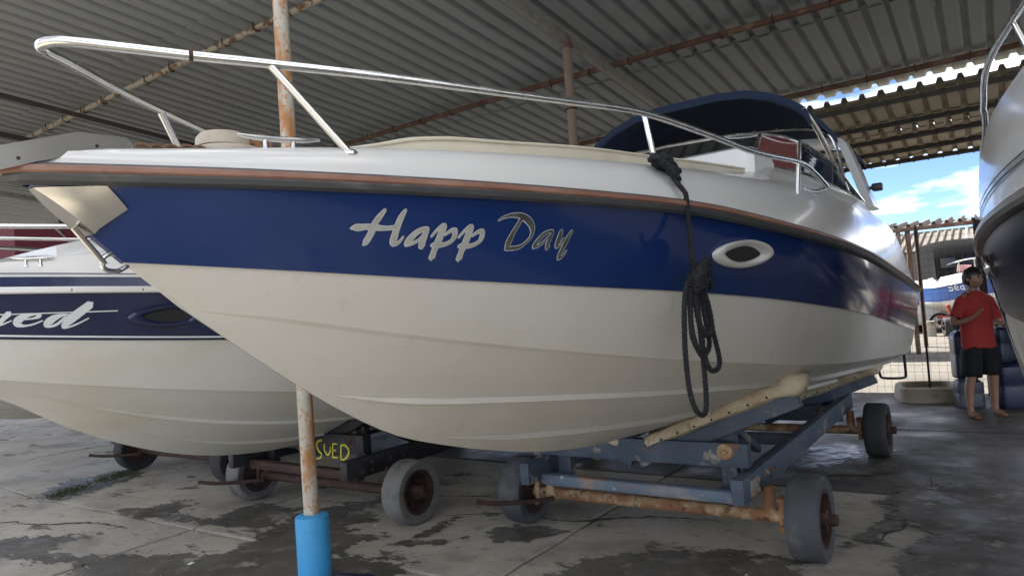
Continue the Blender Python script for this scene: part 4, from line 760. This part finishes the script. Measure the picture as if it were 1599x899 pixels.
fourth, H4, bb4, zd4, Yb4, zS4 = side_boat('motorboat', 'unseen dark sided motorboat added past the right edge to darken the stern', (4.75, 6.6, 0), 0, 'gel_dark', 'gel_black', False, kL)  # unseen boat with dark hull, added to keep light off the stern
trailer('boat_trailer', 'dark trailer under the unseen motorboat added beyond the right edge', (4.75, 6.3, 0), 'trailer_black', 'rust_dark', 'rust_dark', 'tyre_dark', 'tyre_dark', 'rust_dark')  # only carries the added boat, out of view
fifth = copy_tree(third); fifth.location = (-8.8, .6, 0); fifth['label'] = 'white motorboat added beyond the maroon topped one to block sunlit ground, almost wholly hidden'  # added copy that blocks the bright sunlit ground at far left
tr5 = copy_tree(t3); tr5.location = (-8.8, 2.6, 0); tr5['label'] = 'dark blue trailer for the added boat beyond the maroon topped one'
# right hand boat: its bow points away from the camera
RA = R(204.8); rloc = (2.03, .50)
right = thing('motorboat', 'white motorboat with glossy black hull, only its bow showing at the right edge', 'boat', (*rloc, 0), (0, 0, RA), 'boats parked under the shed')
bwR = lambda B, Y0: beamf(B, 2.2, 4.5, Y0)
zSR = pchip([-.06, 1.2, 3, 6.5], [1.765, 1.86, 1.92, 1.90]); kR = pchip([.30, .8, 1.4, 2.2, 3.2, 6], [1.05, .80, .66, .58, .52, .45])
HR = Hull((-.06, 6.4, bwR(1.0, -.06), zSR), (-.045, 6.4, bwR(.99, -.045), lambda Y: zSR(Y)-.035), (.115, 6.35, bwR(.93, .115), pchip([.115, 2, 6.4], [1.42, 1.40, 1.36])), (.30, 6.2, bwR(.85, .30), pchip([.30, 1.5, 6.2], [1.05, .98, .92])), (.30, 6.2, zero, kR))
HR.build_bottom(right, 'gel_bottom'); HR.build_side(right, 'gel_black')
SR = HR.curve(HR.S); up_ = pchip([-.06, 0, .07, .2, .47, 1.5, 6.5], [.03, .21, .32, .43, .51, .58, .55])
rows = [[(x*k, y, z+float(up_(y))*f) for x, y, z in SR] for k, f in ((1, 0), (.99, .10), (.965, .38), (.93, .70), (.85, .90), (.65, .98), (.3, 1.03), (0, 1.05))]
mb = MB(); mb.loft(rows); mb.loft(mirror(rows))
for q in (0, -1): e = [r_[q] for r_ in rows]; mb.loft([e, [(-x, y, z) for x, y, z in e]])
mb.build('deck', 'gel_white', right, ang=40)
mb = HR.sweep(HR.S, [(-.01, .016), (.024, .016), (.036, .006), (.038, -.018), (.026, -.034), (-.01, -.036)]); mb.build('rub_rail', 'steel_dull', right, ang=30)
for f in (1, -1): porthole(right, HR, .62, 1.66, .10, .062, 'steel', 'glass_dark', f)
mb = MB(); mb.tube([(0, y-.012, z) for y, z in ((-.04, 1.73), (.115, 1.42), (.30, 1.05), (.42, .965), (.6, .87), (.8, .79))], .016, 8); mb.build('stem_strip', 'steel', right)
rpR = [(.03, .17, 2.12), (.03, .085, 2.165), (.02, .068, 2.25), (.035, .118, 2.327), (.07, .24, 2.408), (.13, .384, 2.476), (.19, .51, 2.51), (.45, 1.2, 2.58), (.75, 2.6, 2.62), (.9, 4.0, 2.55)]
for s_ in (-1, 1):
    mb = MB(); mb.tube(bez([(s_*x, y, z) for x, y, z in rpR], 6), .0145, 12); rro = mb.build('bow_rail', 'steel', right)
    stanchion(rro, (s_*.52, 1.5, 2.59), (s_*.50, 1.6, 2.36)); stanchion(rro, (s_*.76, 2.7, 2.62), (s_*.74, 2.8, 2.44))
for o0 in (.12, .145):
    mb = MB(); ys = np.linspace(.0, 4.0, 40); mb.loft([[(float(HR.S[2](y))*.985+.006, y, float(zSR(y))+o0) for y in ys], [(float(HR.S[2](y))*.982+.006, y, float(zSR(y))+o0+.010) for y in ys]]); mb.build('pinstripe', 'rubber_grey', right, smooth=False, fix=False)
mb = MB(); mb.tube([(.10, .30, 2.235), (.10, .29, 2.28), (.14, .50, 2.42), (.17, .6, 2.505)], [.016, .010, .006, .006], 8); mb.build('strap', 'black', right)
trt = trailer('boat_trailer', 'dark trailer beneath the black hulled boat at the right edge', (rloc[0]+3.6*.42, rloc[1]-3.6*.907, -.0), 'trailer_blue', 'rust_dark', 'rust_dark', 'tyre_dark', 'tyre_dark', 'rust_dark', rot=RA)

# ------------------------------------------------------------------ fence and yard beyond
fence = thing('wire_fence', 'tall square wire mesh fence standing between floor and sunlit yard', 'fence', (0, 7.0, 0))
mb = MB()
for x in np.arange(-.6, 5.6, .1): mb.tube([(x+random.uniform(-.006, .006), random.uniform(-.01, .01), .02), (x, 0, 1.3), (x+random.uniform(-.006, .006), 0, 2.3)], .0017, 4)
for z in np.arange(.03, 2.31, .1): mb.tube([(x, .004+.008*math.sin(x*3+z), z+.006*math.sin(x*5+z*9)) for x in np.arange(-.6, 5.61, .25)], .0017, 4)
tag(mb.build('wire_mesh', 'wire', fence, smooth=False), kind='stuff')
for x, r_, m_, h_ in ((-.6, .03, 'pole_dark', 2.4), (1.17, .015, 'pole_dark', 2.42), (1.90, .052, 'pole_dark', 2.40), (3.7, .03, 'pole_dark', 2.4), (5.6, .03, 'pole_dark', 2.4)):
    mb = MB(); mb.tube([(x, .02, 0), (x, .02, h_)], r_, 12); mb.build('fence_post', m_, fence)

far1 = thing('open_lean_to', 'narrow lean-to roof of old wavy sheets on thin posts across the yard', 'shelter')
me3 = sheet_mesh(.25, .045, 4, 1.3, -.10, 'sheet_far')
for i in range(-3, 6):
    for j in range(2):
        o = bpy.data.objects.new('roof_sheet', me3); COL.objects.link(o); o.parent = far1; o.location = (-2.0+i*1.0, 13.9+j*1.2, 2.90+j*.125)
for y, z in ((13.9, 2.83), (16.2, 3.05)):
    mb = MB(); mb.beam((-5, y, z), (4, y, z), .08, .09); mb.build('purlin', 'purlin_rust', far1)
for x, m_ in ((.27, 'pole_brown'), (.47, 'purlin_rust'), (-3.5, 'pole_brown'), (3.5, 'pole_brown')):
    mb = MB(); mb.tube([(x, 14, -.04), (x, 14, 2.84)], .05, 10); mb.build('post', m_, far1)
    mb = MB(); mb.tube([(x, 16.1, -.04), (x, 16.1, 3.05)], .05, 10); mb.build('post', m_, far1)
far2 = thing('long_boat_shed', 'long low shed with a tan corrugated roof and wall far behind the yard', 'shed')
me4 = sheet_mesh(.25, .04, 8, 2.2, -.20, 'sheet_far')
for i in range(-6, 7):
    for j in range(2):
        o = bpy.data.objects.new('roof_sheet', me4); COL.objects.link(o); o.parent = far2; o.location = (i*2.0-3, 25.2+j*2.1, 2.78+j*.425)
for i in range(-6, 7):
    mb = MB(); rows = [[(i*2.0-3+k*.125, 31+.03*math.cos(k*PI), z) for k in range(17)] for z in (0, 1.8, 3.8)]; mb.loft(rows); mb.build('wall_sheet', 'sheet_warm', far2, ang=20)
for x in (-11, -6, -1, 4, 9):
    mb = MB(); mb.tube([(x, 25.4, -.04), (x, 25.4, 2.76)], .06, 10); mb.build('post', 'pole_brown', far2)
mb = MB(); mb.beam((-15, 25.3, 2.72), (11, 25.3, 2.72), .1, .1); mb.build('purlin', 'purlin_dark', far2)
mb = MB(); mb.tube([(1.35, 25.1, 2.80), (1.35, 25.1, 3.55)], .045, 10); mb.build('vent_pipe', 'white_paint', far2)

# far boat on a red cradle
kF = pchip([-3.0, -2.75, -2.4, -2.0, -1.2, 3], [1.15, .98, .78, .63, .5, .45])
zF = lambda a: (lambda Y: a+.20*np.clip((-np.asarray(Y)-1)/2, 0, 1)**1.5)
fb = thing('motorboat', 'small blue and white boat with a black canopy, standing in the yard behind the fence', 'boat', (1.25, 21.2, 0), (0, 0, R(14)), 'boats in the yard')
HF = Hull((-3.1, 3, beamf(1.2, 2.2, 3.2, -3.1), zF(1.40)), (-3.08, 3, beamf(1.19, 2.2, 3.2, -3.08), zF(1.38)), (-3.02, 3, beamf(1.12, 2.1, 3.2, -3.02), zF(.98)), (-3.0, 3, beamf(1.05, 1.9, 3.2, -3.0), zF(.85)), (-3.0, 3, zero, kF))
HF.build_bottom(fb, 'gel_white'); HF.build_side(fb, 'gel_farblue')
Sf = HF.curve(HF.S); rows = [Sf, [(x*.95, y, z+.10) for x, y, z in Sf], [(x*.8, y, z+.30*min(1, (y+3.1)/.8)) for x, y, z in Sf], [(0, y, z+.36*min(1, (y+3.1)/.8)) for x, y, z in Sf]]
mb = MB(); mb.loft(rows); mb.loft(mirror(rows)); mb.build('deck', 'gel_white', fb, ang=40)
mb = MB(); rows = [[(x, y, z) for x in np.linspace(-w_, w_, 9)] for y, z, w_ in ((-1.15, 1.75, .95), (-.75, 2.3, .9), (-.5, 2.62, .85), (.2, 2.86, .95), (1.6, 2.85, .95), (2.4, 2.6, .95), (2.5, 1.8, 1.0))]
rows = [[(x, y, z-.12*abs(x)**3) for x, y, z in r_] for r_ in rows]; mb.loft(rows); 
for s_ in (0, -1): e = [r_[s_] for r_ in rows]; mb.loft([e, [(x*1.08, y, min(1.7, z)) for x, y, z in e]])
cf = mb.build('canopy', 'tarp', fb, ang=40)
for x0 in (-.55, .0, .55): mb = MB(); mb.add([(x0-.23, -1.0, 1.98), (x0+.23, -1.0, 1.98), (x0+.20, -.79, 2.27), (x0-.20, -.79, 2.27)], [(0, 1, 2, 3)]); mb.build('window', 'glass_dark', cf, smooth=False)
mb = MB(); rpF = [(.7, -1.4, 2.05), (.55, -2.1, 2.12), (.3, -2.7, 2.15), (0, -2.95, 2.16)]; mb.tube(bez(rpF+[(-x, y, z) for x, y, z in rpF[-2::-1]], 5), .02, 8); ro = mb.build('bow_rail', 'steel', fb)
for x, y in ((.55, -2.1), (.3, -2.7), (-.3, -2.7), (-.55, -2.1)): stanchion(ro, (x, y, 2.13), (x, y+.05, 1.72), .016)
mb = MB(); mb.beam((.15, -2.75, 1.7), (.15, -2.75, 2.05), .10, .10); mb.build('anchor_post', 'cream', fb)
mb = MB(); mb.box((-.42, -2.05, 1.90), (.34, .03, .2), (.2, .1, .1)); mb.build('cloth_patch', mat('pink cloth', (.6, .3, .33), .8), fb)
mb = MB(); mb.tube([(-.48, -2.55, 1.62), (-.38, -2.6, 1.72), (-.30, -2.58, 1.9)], .035, 6); mb.build('green_bottle', 'green_paint', fb)
far_name = [[[(.10, .10), (.02, .11), (.02, .06), (.09, .05), (.08, .0), (0, .0)]], [[(.14, .04), (.20, .05), (.19, .09), (.14, .07), (.15, .01), (.21, .01)]], [[(.30, .08), (.25, .06), (.26, .01), (.31, .03)], [(.31, .09), (.31, 0)]], [[(.42, 0), (.43, .11)], [(.43, .11), (.47, .03), (.53, .11)], [(.53, .11), (.54, 0)]]]
fsets = [[[(-2.75+x*1.7, 1.30+z*1.5, .03) for x, z in st_] for st_ in L] for L in far_name]
letters(fsets, fb, lambda y, z, l: (-(HF.bside(-4.55-y, z)+.012+l), -4.55-y, z), 1.1, ['white_paint'], .004, 0)
cr1 = thing('boat_cradle', 'low red steel cradle holding the blue and white yard boat', 'cradle', (1.25, 21.2, 0), (0, 0, R(14)))
for x in (-.6, .6): mb = MB(); mb.beam((x, -2.6, .45), (x, 2.6, .45), .1, .12); mb.build('beam', 'red_paint', cr1)
for y in (-2.0, 1.8):
    mb = MB(); mb.beam((-.9, y, .38), (.9, y, .38), .1, .1); mb.build('cross_beam', 'red_paint', cr1)
    for s_ in (-1, 1): wheel(cr1, s_*.95, y, s_, 'tyre_dark', 'rust_dark', .27, .2); mb = MB(); mb.beam((s_*.75, y, .4), (s_*.9, y, .9), .09, .09); mb.build('upright', 'red_paint', cr1)
mb = MB(); mb.lathe([(.14, 0), (.14, .42), (.13, .45), (.05, .45)], 18, c=(.33, 20.0, -.045)); tag(mb.build('concrete_bollard', 'slab'), 'short grey concrete bollard in front of the blue yard boat', 'bollard')
# parked car and grass
def car(loc, rot, m, label):
    c = thing('parked_car', label, 'car', loc, (0, 0, rot)); sec = []
    for y, zb, zt_, w_ in ((-2.1, .35, .62, .70), (-2.0, .28, .78, .80), (-1.0, .25, .92, .85), (1.3, .25, .95, .86), (2.0, .28, .88, .80), (2.1, .4, .7, .72)):
        sec.append([(w_*a, y, zb+(zt_-zb)*b) for a, b in ((-.9, 0), (-1, .25), (-1, .75), (-.85, 1), (.85, 1), (1, .75), (1, .25), (.9, 0))])
    mb = MB(); mb.loft(sec, closed=True, cap=True); mb.build('body', m, c, ang=30)
    sec = [[(w_*a, y, z) for a in (-1, -.6, 0, .6, 1)] for y, z, w_ in ((-1.05, .93, .76), (-.45, 1.38, .66), (.9, 1.42, .66), (1.75, .95, .74))]
    mb = MB(); mb.loft(sec); 
    for k in (0, -1): e = [r_[k] for r_ in sec]; mb.add(e, [tuple(range(4))])
    cb = mb.build('cabin', 'glass_dark', c, ang=30)
    mb = MB(); mb.box((0, .25, 1.425), (1.25, 1.3, .05), bev=.02); mb.build('roof', m, cb)
    for y in (-1.3, 1.3):
        for s_ in (-1, 1): wheel(c, s_*.76, y, s_, 'tyre_dark', 'steel_dull', .31, .2)
    return c
car((-.9, 22.6, -.045), R(95), 'white_paint', 'white car parked left of the blue yard boat')
mb = MB(); rg = np.random.default_rng(5)
for i in range(5200):
    x = rg.uniform(-6, 5); y = 23.6+rg.normal(0, .55); h = rg.uniform(.05, .16); a = rg.uniform(0, 6.28); dx, dy = .02*math.cos(a), .02*math.sin(a); lx, ly = rg.normal(0, .04, 2)
    mb.add([(x-dx, y-dy, -.045), (x+dx, y+dy, -.045), (x+lx, y+ly, -.045+h)], [(0, 1, 2)])
tag(mb.build('grass', 'grass', smooth=False, fix=False), 'strip of rough grass at the far side of the yard', kind='stuff')

# things by the fence
def jerrycan(name, label, loc, rot, size, m):
    t = thing(name, label, 'jerrycan', loc, (0, 0, rot), 'plastic containers by the fence'); w_, d_, h_ = size
    mb = MB(); sec = []
    for z, k in ((0, .90), (.03, .98), (.12, 1), (.45, .985), (.50, .95), (.55, .985), (.82, 1), (.90, .97), (.96, .80), (1, .55)):
        sec.append([(w_/2*k*math.copysign(abs(math.cos(a))**.35, math.cos(a)), d_/2*k*math.copysign(abs(math.sin(a))**.35, math.sin(a)), h_*z) for a in np.linspace(0, 2*PI, 28, endpoint=False)])
    mb.loft(sec, closed=True, cap=True); mb.build('body', m, t, ang=30)
    mb = MB(); mb.tube(bez([(-w_*.22, 0, h_*.97), (-w_*.20, 0, h_*1.07), (w_*.12, 0, h_*1.08), (w_*.20, 0, h_*.98)], 5), .014, 8); mb.build('handle', m, t)
    mb = MB(); mb.lathe([(.026, 0), (.026, .035), (.02, .04)], 14, c=(w_*.30, 0, h_*.97)); mb.build('cap', 'black', t); return t
jerrycan('jerrycan', 'tall dark blue drum stacked on the grey can, left of the standing person', (1.66, 6.10, .36), R(20), (.30, .26, .60), 'jug_blue')
jerrycan('jerrycan', 'grey plastic can on the floor under the dark blue drum', (1.66, 6.08, 0), R(16), (.30, .28, .345), 'jug_grey')
jerrycan('jerrycan', 'dark blue drum on the floor, right of the person, lower of two', (2.09, 6.05, 0), R(30), (.36, .32, .56), 'jug_blue')
jerrycan('jerrycan', 'dark blue drum stacked on another, right of the person, upper of two', (2.07, 6.06, .575), R(34), (.29, .26, .42), 'jug_blue')
tray = thing('fibreglass_hatch', 'dirty beige fibreglass hatch lid lying on the floor by the wire fence', 'hatch lid', (1.16, 6.75, 0), (0, 0, R(12)))
mb = MB(); sec = []
for z, k, kk in ((0, 1, 1), (.10, .985, .98), (.175, .95, .93), (.195, .88, .84), (.185, .80, .72), (.12, .74, .62), (.11, .5, .4)):
    sec.append([(.40*k*math.copysign(abs(math.cos(a))**.5, math.cos(a)), .48*kk*math.copysign(abs(math.sin(a))**.5, math.sin(a)), z) for a in np.linspace(0, 2*PI, 36, endpoint=False)])
mb.loft(sec, closed=True); mb.add(sec[-1], [tuple(range(36))]); mb.build('shell', 'grp_beige', tray, ang=40)

# ------------------------------------------------------------------ person
per = thing('person', 'person in red t-shirt and black shorts standing by the fence, hands at the chest', 'person', (1.83, 5.28, .0), (0, 0, HEAD+.12))
def skin_mesh(name, verts, edges, radii, m, parent, sub=2, root=0):
    me = bpy.data.meshes.new(name); me.from_pydata(verts, edges, []); me.materials.append(M[m]); o = bpy.data.objects.new(name, me); COL.objects.link(o); o.parent = parent
    md = o.modifiers.new('skin', 'SKIN'); md.use_smooth_shade = True
    for i, r_ in enumerate(radii): me.skin_vertices[0].data[i].radius = (r_, r_) if not hasattr(r_, '__len__') else r_
    me.skin_vertices[0].data[root].use_root = True
    sb = o.modifiers.new('sub', 'SUBSURF'); sb.levels = sub; sb.render_levels = sub; return o
V = [(0, 0, .90), (0, .01, 1.10), (0, .015, 1.28), (-.005, .005, 1.40), (-.015, -.005, 1.47), (-.02, -.015, 1.53)]; Rr = [(.14, .10), (.13, .095), (.14, .095), (.065, .05), (.052, .052), (.05, .055)]; E = [(i, i+1) for i in range(5)]
def chain(st, pts, rs):
    p = st
    for q, r_ in zip(pts, rs): V.append(q); Rr.append(r_); E.append((p, len(V)-1)); p = len(V)-1
    return p
for s_, fx in ((-1, -.165), (1, .155)):
    chain(0, [(s_*.10, 0, .82), (s_*.115, -.01, .64), ((s_*.12+fx)/2*1.0, -.015, .48), (fx*.98, .012, .33), (fx, .02, .10), (fx, .01, .055), (fx+s_*.01, -.10, .030), (fx+s_*.015, -.15, .022)], [.085, .075, .055, .052, .034, .038, .032, .022])
# arms: upper arm, elbow, forearm raised in front of the chest
wl_ = chain(3, [(-.17, 0, 1.385), (-.225, .02, 1.25), (-.270, .05, 1.09), (-.235, -.09, 1.125), (-.185, -.19, 1.17)], [.044, .042, .036, .034, .023])
wr_ = chain(3, [(.17, 0, 1.385), (.235, .02, 1.25), (.275, .05, 1.085), (.255, -.10, 1.06), (.215, -.22, 1.075)], [.044, .042, .036, .034, .023])
def hand(w, d, side):
    b = Vector(V[w]); d = Vector(d).normalized(); n_ = Vector((0, -.3, 1)).normalized(); l = d.cross(n_).normalized()
    pm = chain(w, [tuple(b+d*.045), tuple(b+d*.085)], [(.034, .018), (.036, .015)])
    for k, L in ((-1.4, .055), (-.5, .068), (.45, .072), (1.35, .064)):
        q = b+d*.095+l*k*.018; chain(pm, [tuple(q), tuple(q+d*L*.5-n_*.006), tuple(q+d*L*.8-n_*.028)], [.0095, .009, .007])
    q = b+d*.04+l*side*.036; chain(pm-1, [tuple(q), tuple(q+d*.035+l*side*.012)], [.011, .008])
hand(wl_, (.45, -.45, .75), 1); hand(wr_, (-.35, -.6, .5), -1)
skin_mesh('body', V, E, Rr, 'skin', per)
# head
mb = MB(); bm = bmesh.new(); bmesh.ops.create_uvsphere(bm, u_segments=32, v_segments=24, radius=1)
for v in bm.verts:
    x, y, z = v.co; fr = max(0, -y)
    w_ = .076*(1-.22*max(0, -z)**1.5); d_ = .096; hh = .118
    X_, Y_, Z_ = x*w_, y*d_, z*hh
    if z < -.2: Y_ -= .012*fr; 
    Y_ += -.020*fr*math.exp(-(x/.16)**2-((z+.12)/.16)**2)               # nose
    Y_ += -.006*fr*math.exp(-(x/.35)**2-((z+.50)/.10)**2)               # lips
    Y_ += .010*fr*(math.exp(-((x-.38)/.18)**2-((z-.08)/.12)**2)+math.exp(-((x+.38)/.18)**2-((z-.08)/.12)**2))  # eye sockets
    Y_ += -.008*fr*math.exp(-(x/.25)**2-((z+.80)/.15)**2)               # chin
    v.co = (X_, Y_, Z_)
hd_loc = Vector((-.022, -.028, 1.605)); hr = Euler((0, .05, .35)).to_matrix()
vs = [hd_loc+hr @ v.co for v in bm.verts]; bm.verts.index_update(); mb.add(vs, [tuple(v.index for v in f.verts) for f in bm.faces]); bm.free()
for s_ in (-1, 1):
    mb.lathe([(.003, -.010), (.018, -.006), (.020, .0), (.010, .006)], 12, 'X', (0, 0, 0), sx=.75, sy=1.5); n_ = 48
    mb.v[-n_:] = [tuple(hd_loc+hr @ (Vector((s_*.078, .012, -.005))+Vector(q))) for q in mb.v[-n_:]]
head = mb.build('head', 'skin', per, ang=80)
mb = MB()
for s_ in (-1, 1):
    mb.lathe([(.001, -.011), (.008, -.008), (.011, 0), (.008, .008), (.001, .011)], 12, 'Y'); mb.v[-60:] = [tuple(hd_loc+hr @ (Vector((s_*.030, -.079, .010))+Vector(q)*.9)) for q in mb.v[-60:]]
mb.build('eye', 'black', head)
mb = MB()
for s_ in (-1, 1): mb.tube([hd_loc+hr @ Vector((s_*.014, -.092, .028)), hd_loc+hr @ Vector((s_*.032, -.089, .034)), hd_loc+hr @ Vector((s_*.050, -.076, .028))], [.003, .0045, .002], 6)
mb.build('eyebrow', 'hair', head)
mb = MB(); bm = bmesh.new(); bmesh.ops.create_uvsphere(bm, u_segments=32, v_segments=24, radius=1); rg = np.random.default_rng(2)
keep = []
for v in bm.verts:
    x, y, z = v.co; lim = .28 if y < -.35 else (-.05 if y < .1 else -.55)
    k = 1.10+.035*rg.normal()
    if z < lim: k = .93
    v.co = (x*.079*k, y*.099*k+.004, z*.121*k+.004)
bm.verts.index_update(); mb.add([hd_loc+hr @ v.co for v in bm.verts], [tuple(v.index for v in f.verts) for f in bm.faces]); bm.free(); mb.build('hair', 'hair', head, ang=80)
# t-shirt: torso plus sleeves
mb = MB(); sec = []
for z, w_, d_, cy in ((.80, .185, .135, 0), (.84, .19, .137, 0), (.95, .185, .132, .004), (1.08, .182, .128, .008), (1.20, .19, .130, .010), (1.30, .200, .126, .010), (1.385, .188, .110, .008), (1.428, .135, .090, .006), (1.458, .074, .070, 0), (1.452, .064, .062, 0)):
    sec.append([(w_*math.cos(a)*(1+.03*math.sin(7*a+z*21)), cy+d_*math.sin(a)*(1+.05*math.sin(6*a+z*23)+.03*math.sin(11*a-z*31)), z+.010*math.sin(3*a+1)) for a in np.linspace(0, 2*PI, 36, endpoint=False)])
mb.loft(sec, closed=True)
for s_, el in ((-1, (-.243, .012, 1.165)), (1, (.255, .014, 1.155))):
    a, b = Vector((s_*.125, .004, 1.375)), Vector(el); dd = (b-a).normalized(); u_ = dd.cross(Vector((0, 1, 0))).normalized(); w2 = dd.cross(u_)
    rows = [[a.lerp(b, t)+u_*r_*math.cos(q)+w2*r_*.92*math.sin(q) for q in np.linspace(0, 2*PI, 20, endpoint=False)] for t, r_ in ((0, .070), (.2, .085), (.5, .080), (.8, .075), (1, .077), (1.0, .070))]
    mb.loft(rows, closed=True)
mb.build('t_shirt', 'shirt', per, ang=70)
mb = MB()
for s_, fx in ((-1, -.165), (1, .155)):
    rows = []
    for z, cx, r_, d_ in ((.86, s_*.070, .085, .105), (.79, s_*.085, .108, .124), (.70, s_*.105, .110, .120), (.58, s_*.118, .108, .112), (.49, s_*.128, .106, .108), (.485, s_*.128, .098, .10)):
        rows.append([(cx+r_*math.cos(a)*(1+.03*math.sin(4*a+z*20)), d_*math.sin(a), z) for a in np.linspace(0, 2*PI, 24, endpoint=False)])
    mb.loft(rows, closed=True)
mb.build('shorts', 'shorts', per, ang=70)
mb = MB()
for s_, fx in ((-1, -.165), (1, .155)):
    out = [(fx+s_*.012+.045*math.cos(a)*(1+.1*math.sin(a)), -.055+.125*math.sin(a)) for a in np.linspace(0, 2*PI, 20, endpoint=False)]
    mb.loft([[(x, y, .001) for x, y in out], [(x, y, .016) for x, y in out]], closed=True, cap=True)
    mb.tube(bez([(fx+s_*.012-.04, -.05, .018), (fx+s_*.012-.012, -.115, .052), (fx+s_*.012, -.15, .02)], 4), .007, 6); mb.tube(bez([(fx+s_*.012+.04, -.05, .018), (fx+s_*.012+.018, -.115, .052), (fx+s_*.012, -.15, .02)], 4), .007, 6)
mb.build('flip_flop', 'sandal', per, ang=50)

# ------------------------------------------------------------------ small things on the floor
mb = MB(); rg = np.random.default_rng(11)
for i in range(90):
    x, y = rg.uniform(-6.5, 3), rg.uniform(-3.2, 6.6); s_ = rg.uniform(.006, .018) if rg.random() < .85 else .03
    a = rg.uniform(0, 6.28, 5); a.sort(); vs = [(x+s_*math.cos(t)*rg.uniform(.6, 1.2), y+s_*math.sin(t)*rg.uniform(.6, 1.2), .004+rg.uniform(0, .004)) for t in a]; mb.add(vs+[(x, y, .004+s_*.5)], [(k, (k+1) % 5, 5) for k in range(5)]+[tuple(range(5))])
tag(mb.build('litter', 'paper', smooth=False), 'scattered white paper and gravel bits on the floor', kind='stuff')
mb = MB()
for i in range(1500):
    t = rg.random(); c_ = math.sin(t*11)+math.sin(t*23+1)
    if c_ < -.2 and rg.random() < .8: continue
    x = -6.30-.50*t+rg.normal(0, .10); y = -1.2+1.15*t+rg.normal(0, .05); h = rg.uniform(.006, .022); a = rg.uniform(0, 6.28); dx, dy = .010*math.cos(a), .010*math.sin(a); lx, ly = rg.normal(0, .015, 2)
    mb.add([(x-dx, y-dy, .004), (x+dx, y+dy, .004), (x+lx, y+ly, .004+h)], [(0, 1, 2)])
tag(mb.build('weeds', 'moss', smooth=False, fix=False), 'low weeds growing in the joint between slabs', kind='stuff')
shoe = thing('shoe', 'toe of a dark navy shoe at the bottom edge beside the blue sleeve', 'shoe', (-1.27, -1.52, 0), (0, 0, R(-35)))
mb = MB(); sec = []
for y, w_, h_ in ((.13, .012, .02), (.12, .032, .045), (.08, .045, .062), (.02, .048, .075), (-.05, .043, .095), (-.11, .036, .10), (-.135, .02, .08)):
    sec.append([(w_*math.cos(a), y, .012+max(0, h_*math.sin(a)) if math.sin(a) > 0 else .010) for a in np.linspace(0, 2*PI, 20, endpoint=False)])
mb.loft(sec, closed=True, cap=True); mb.build('upper', 'shoe', shoe, ang=60)
mb = MB(); out = [(.05*math.cos(a), .135*math.sin(a)) for a in np.linspace(0, 2*PI, 24, endpoint=False)]; mb.loft([[(x, y, .0015) for x, y in out], [(x, y, .016) for x, y in out]], closed=True, cap=True); mb.build('sole', 'black', shoe, ang=40)
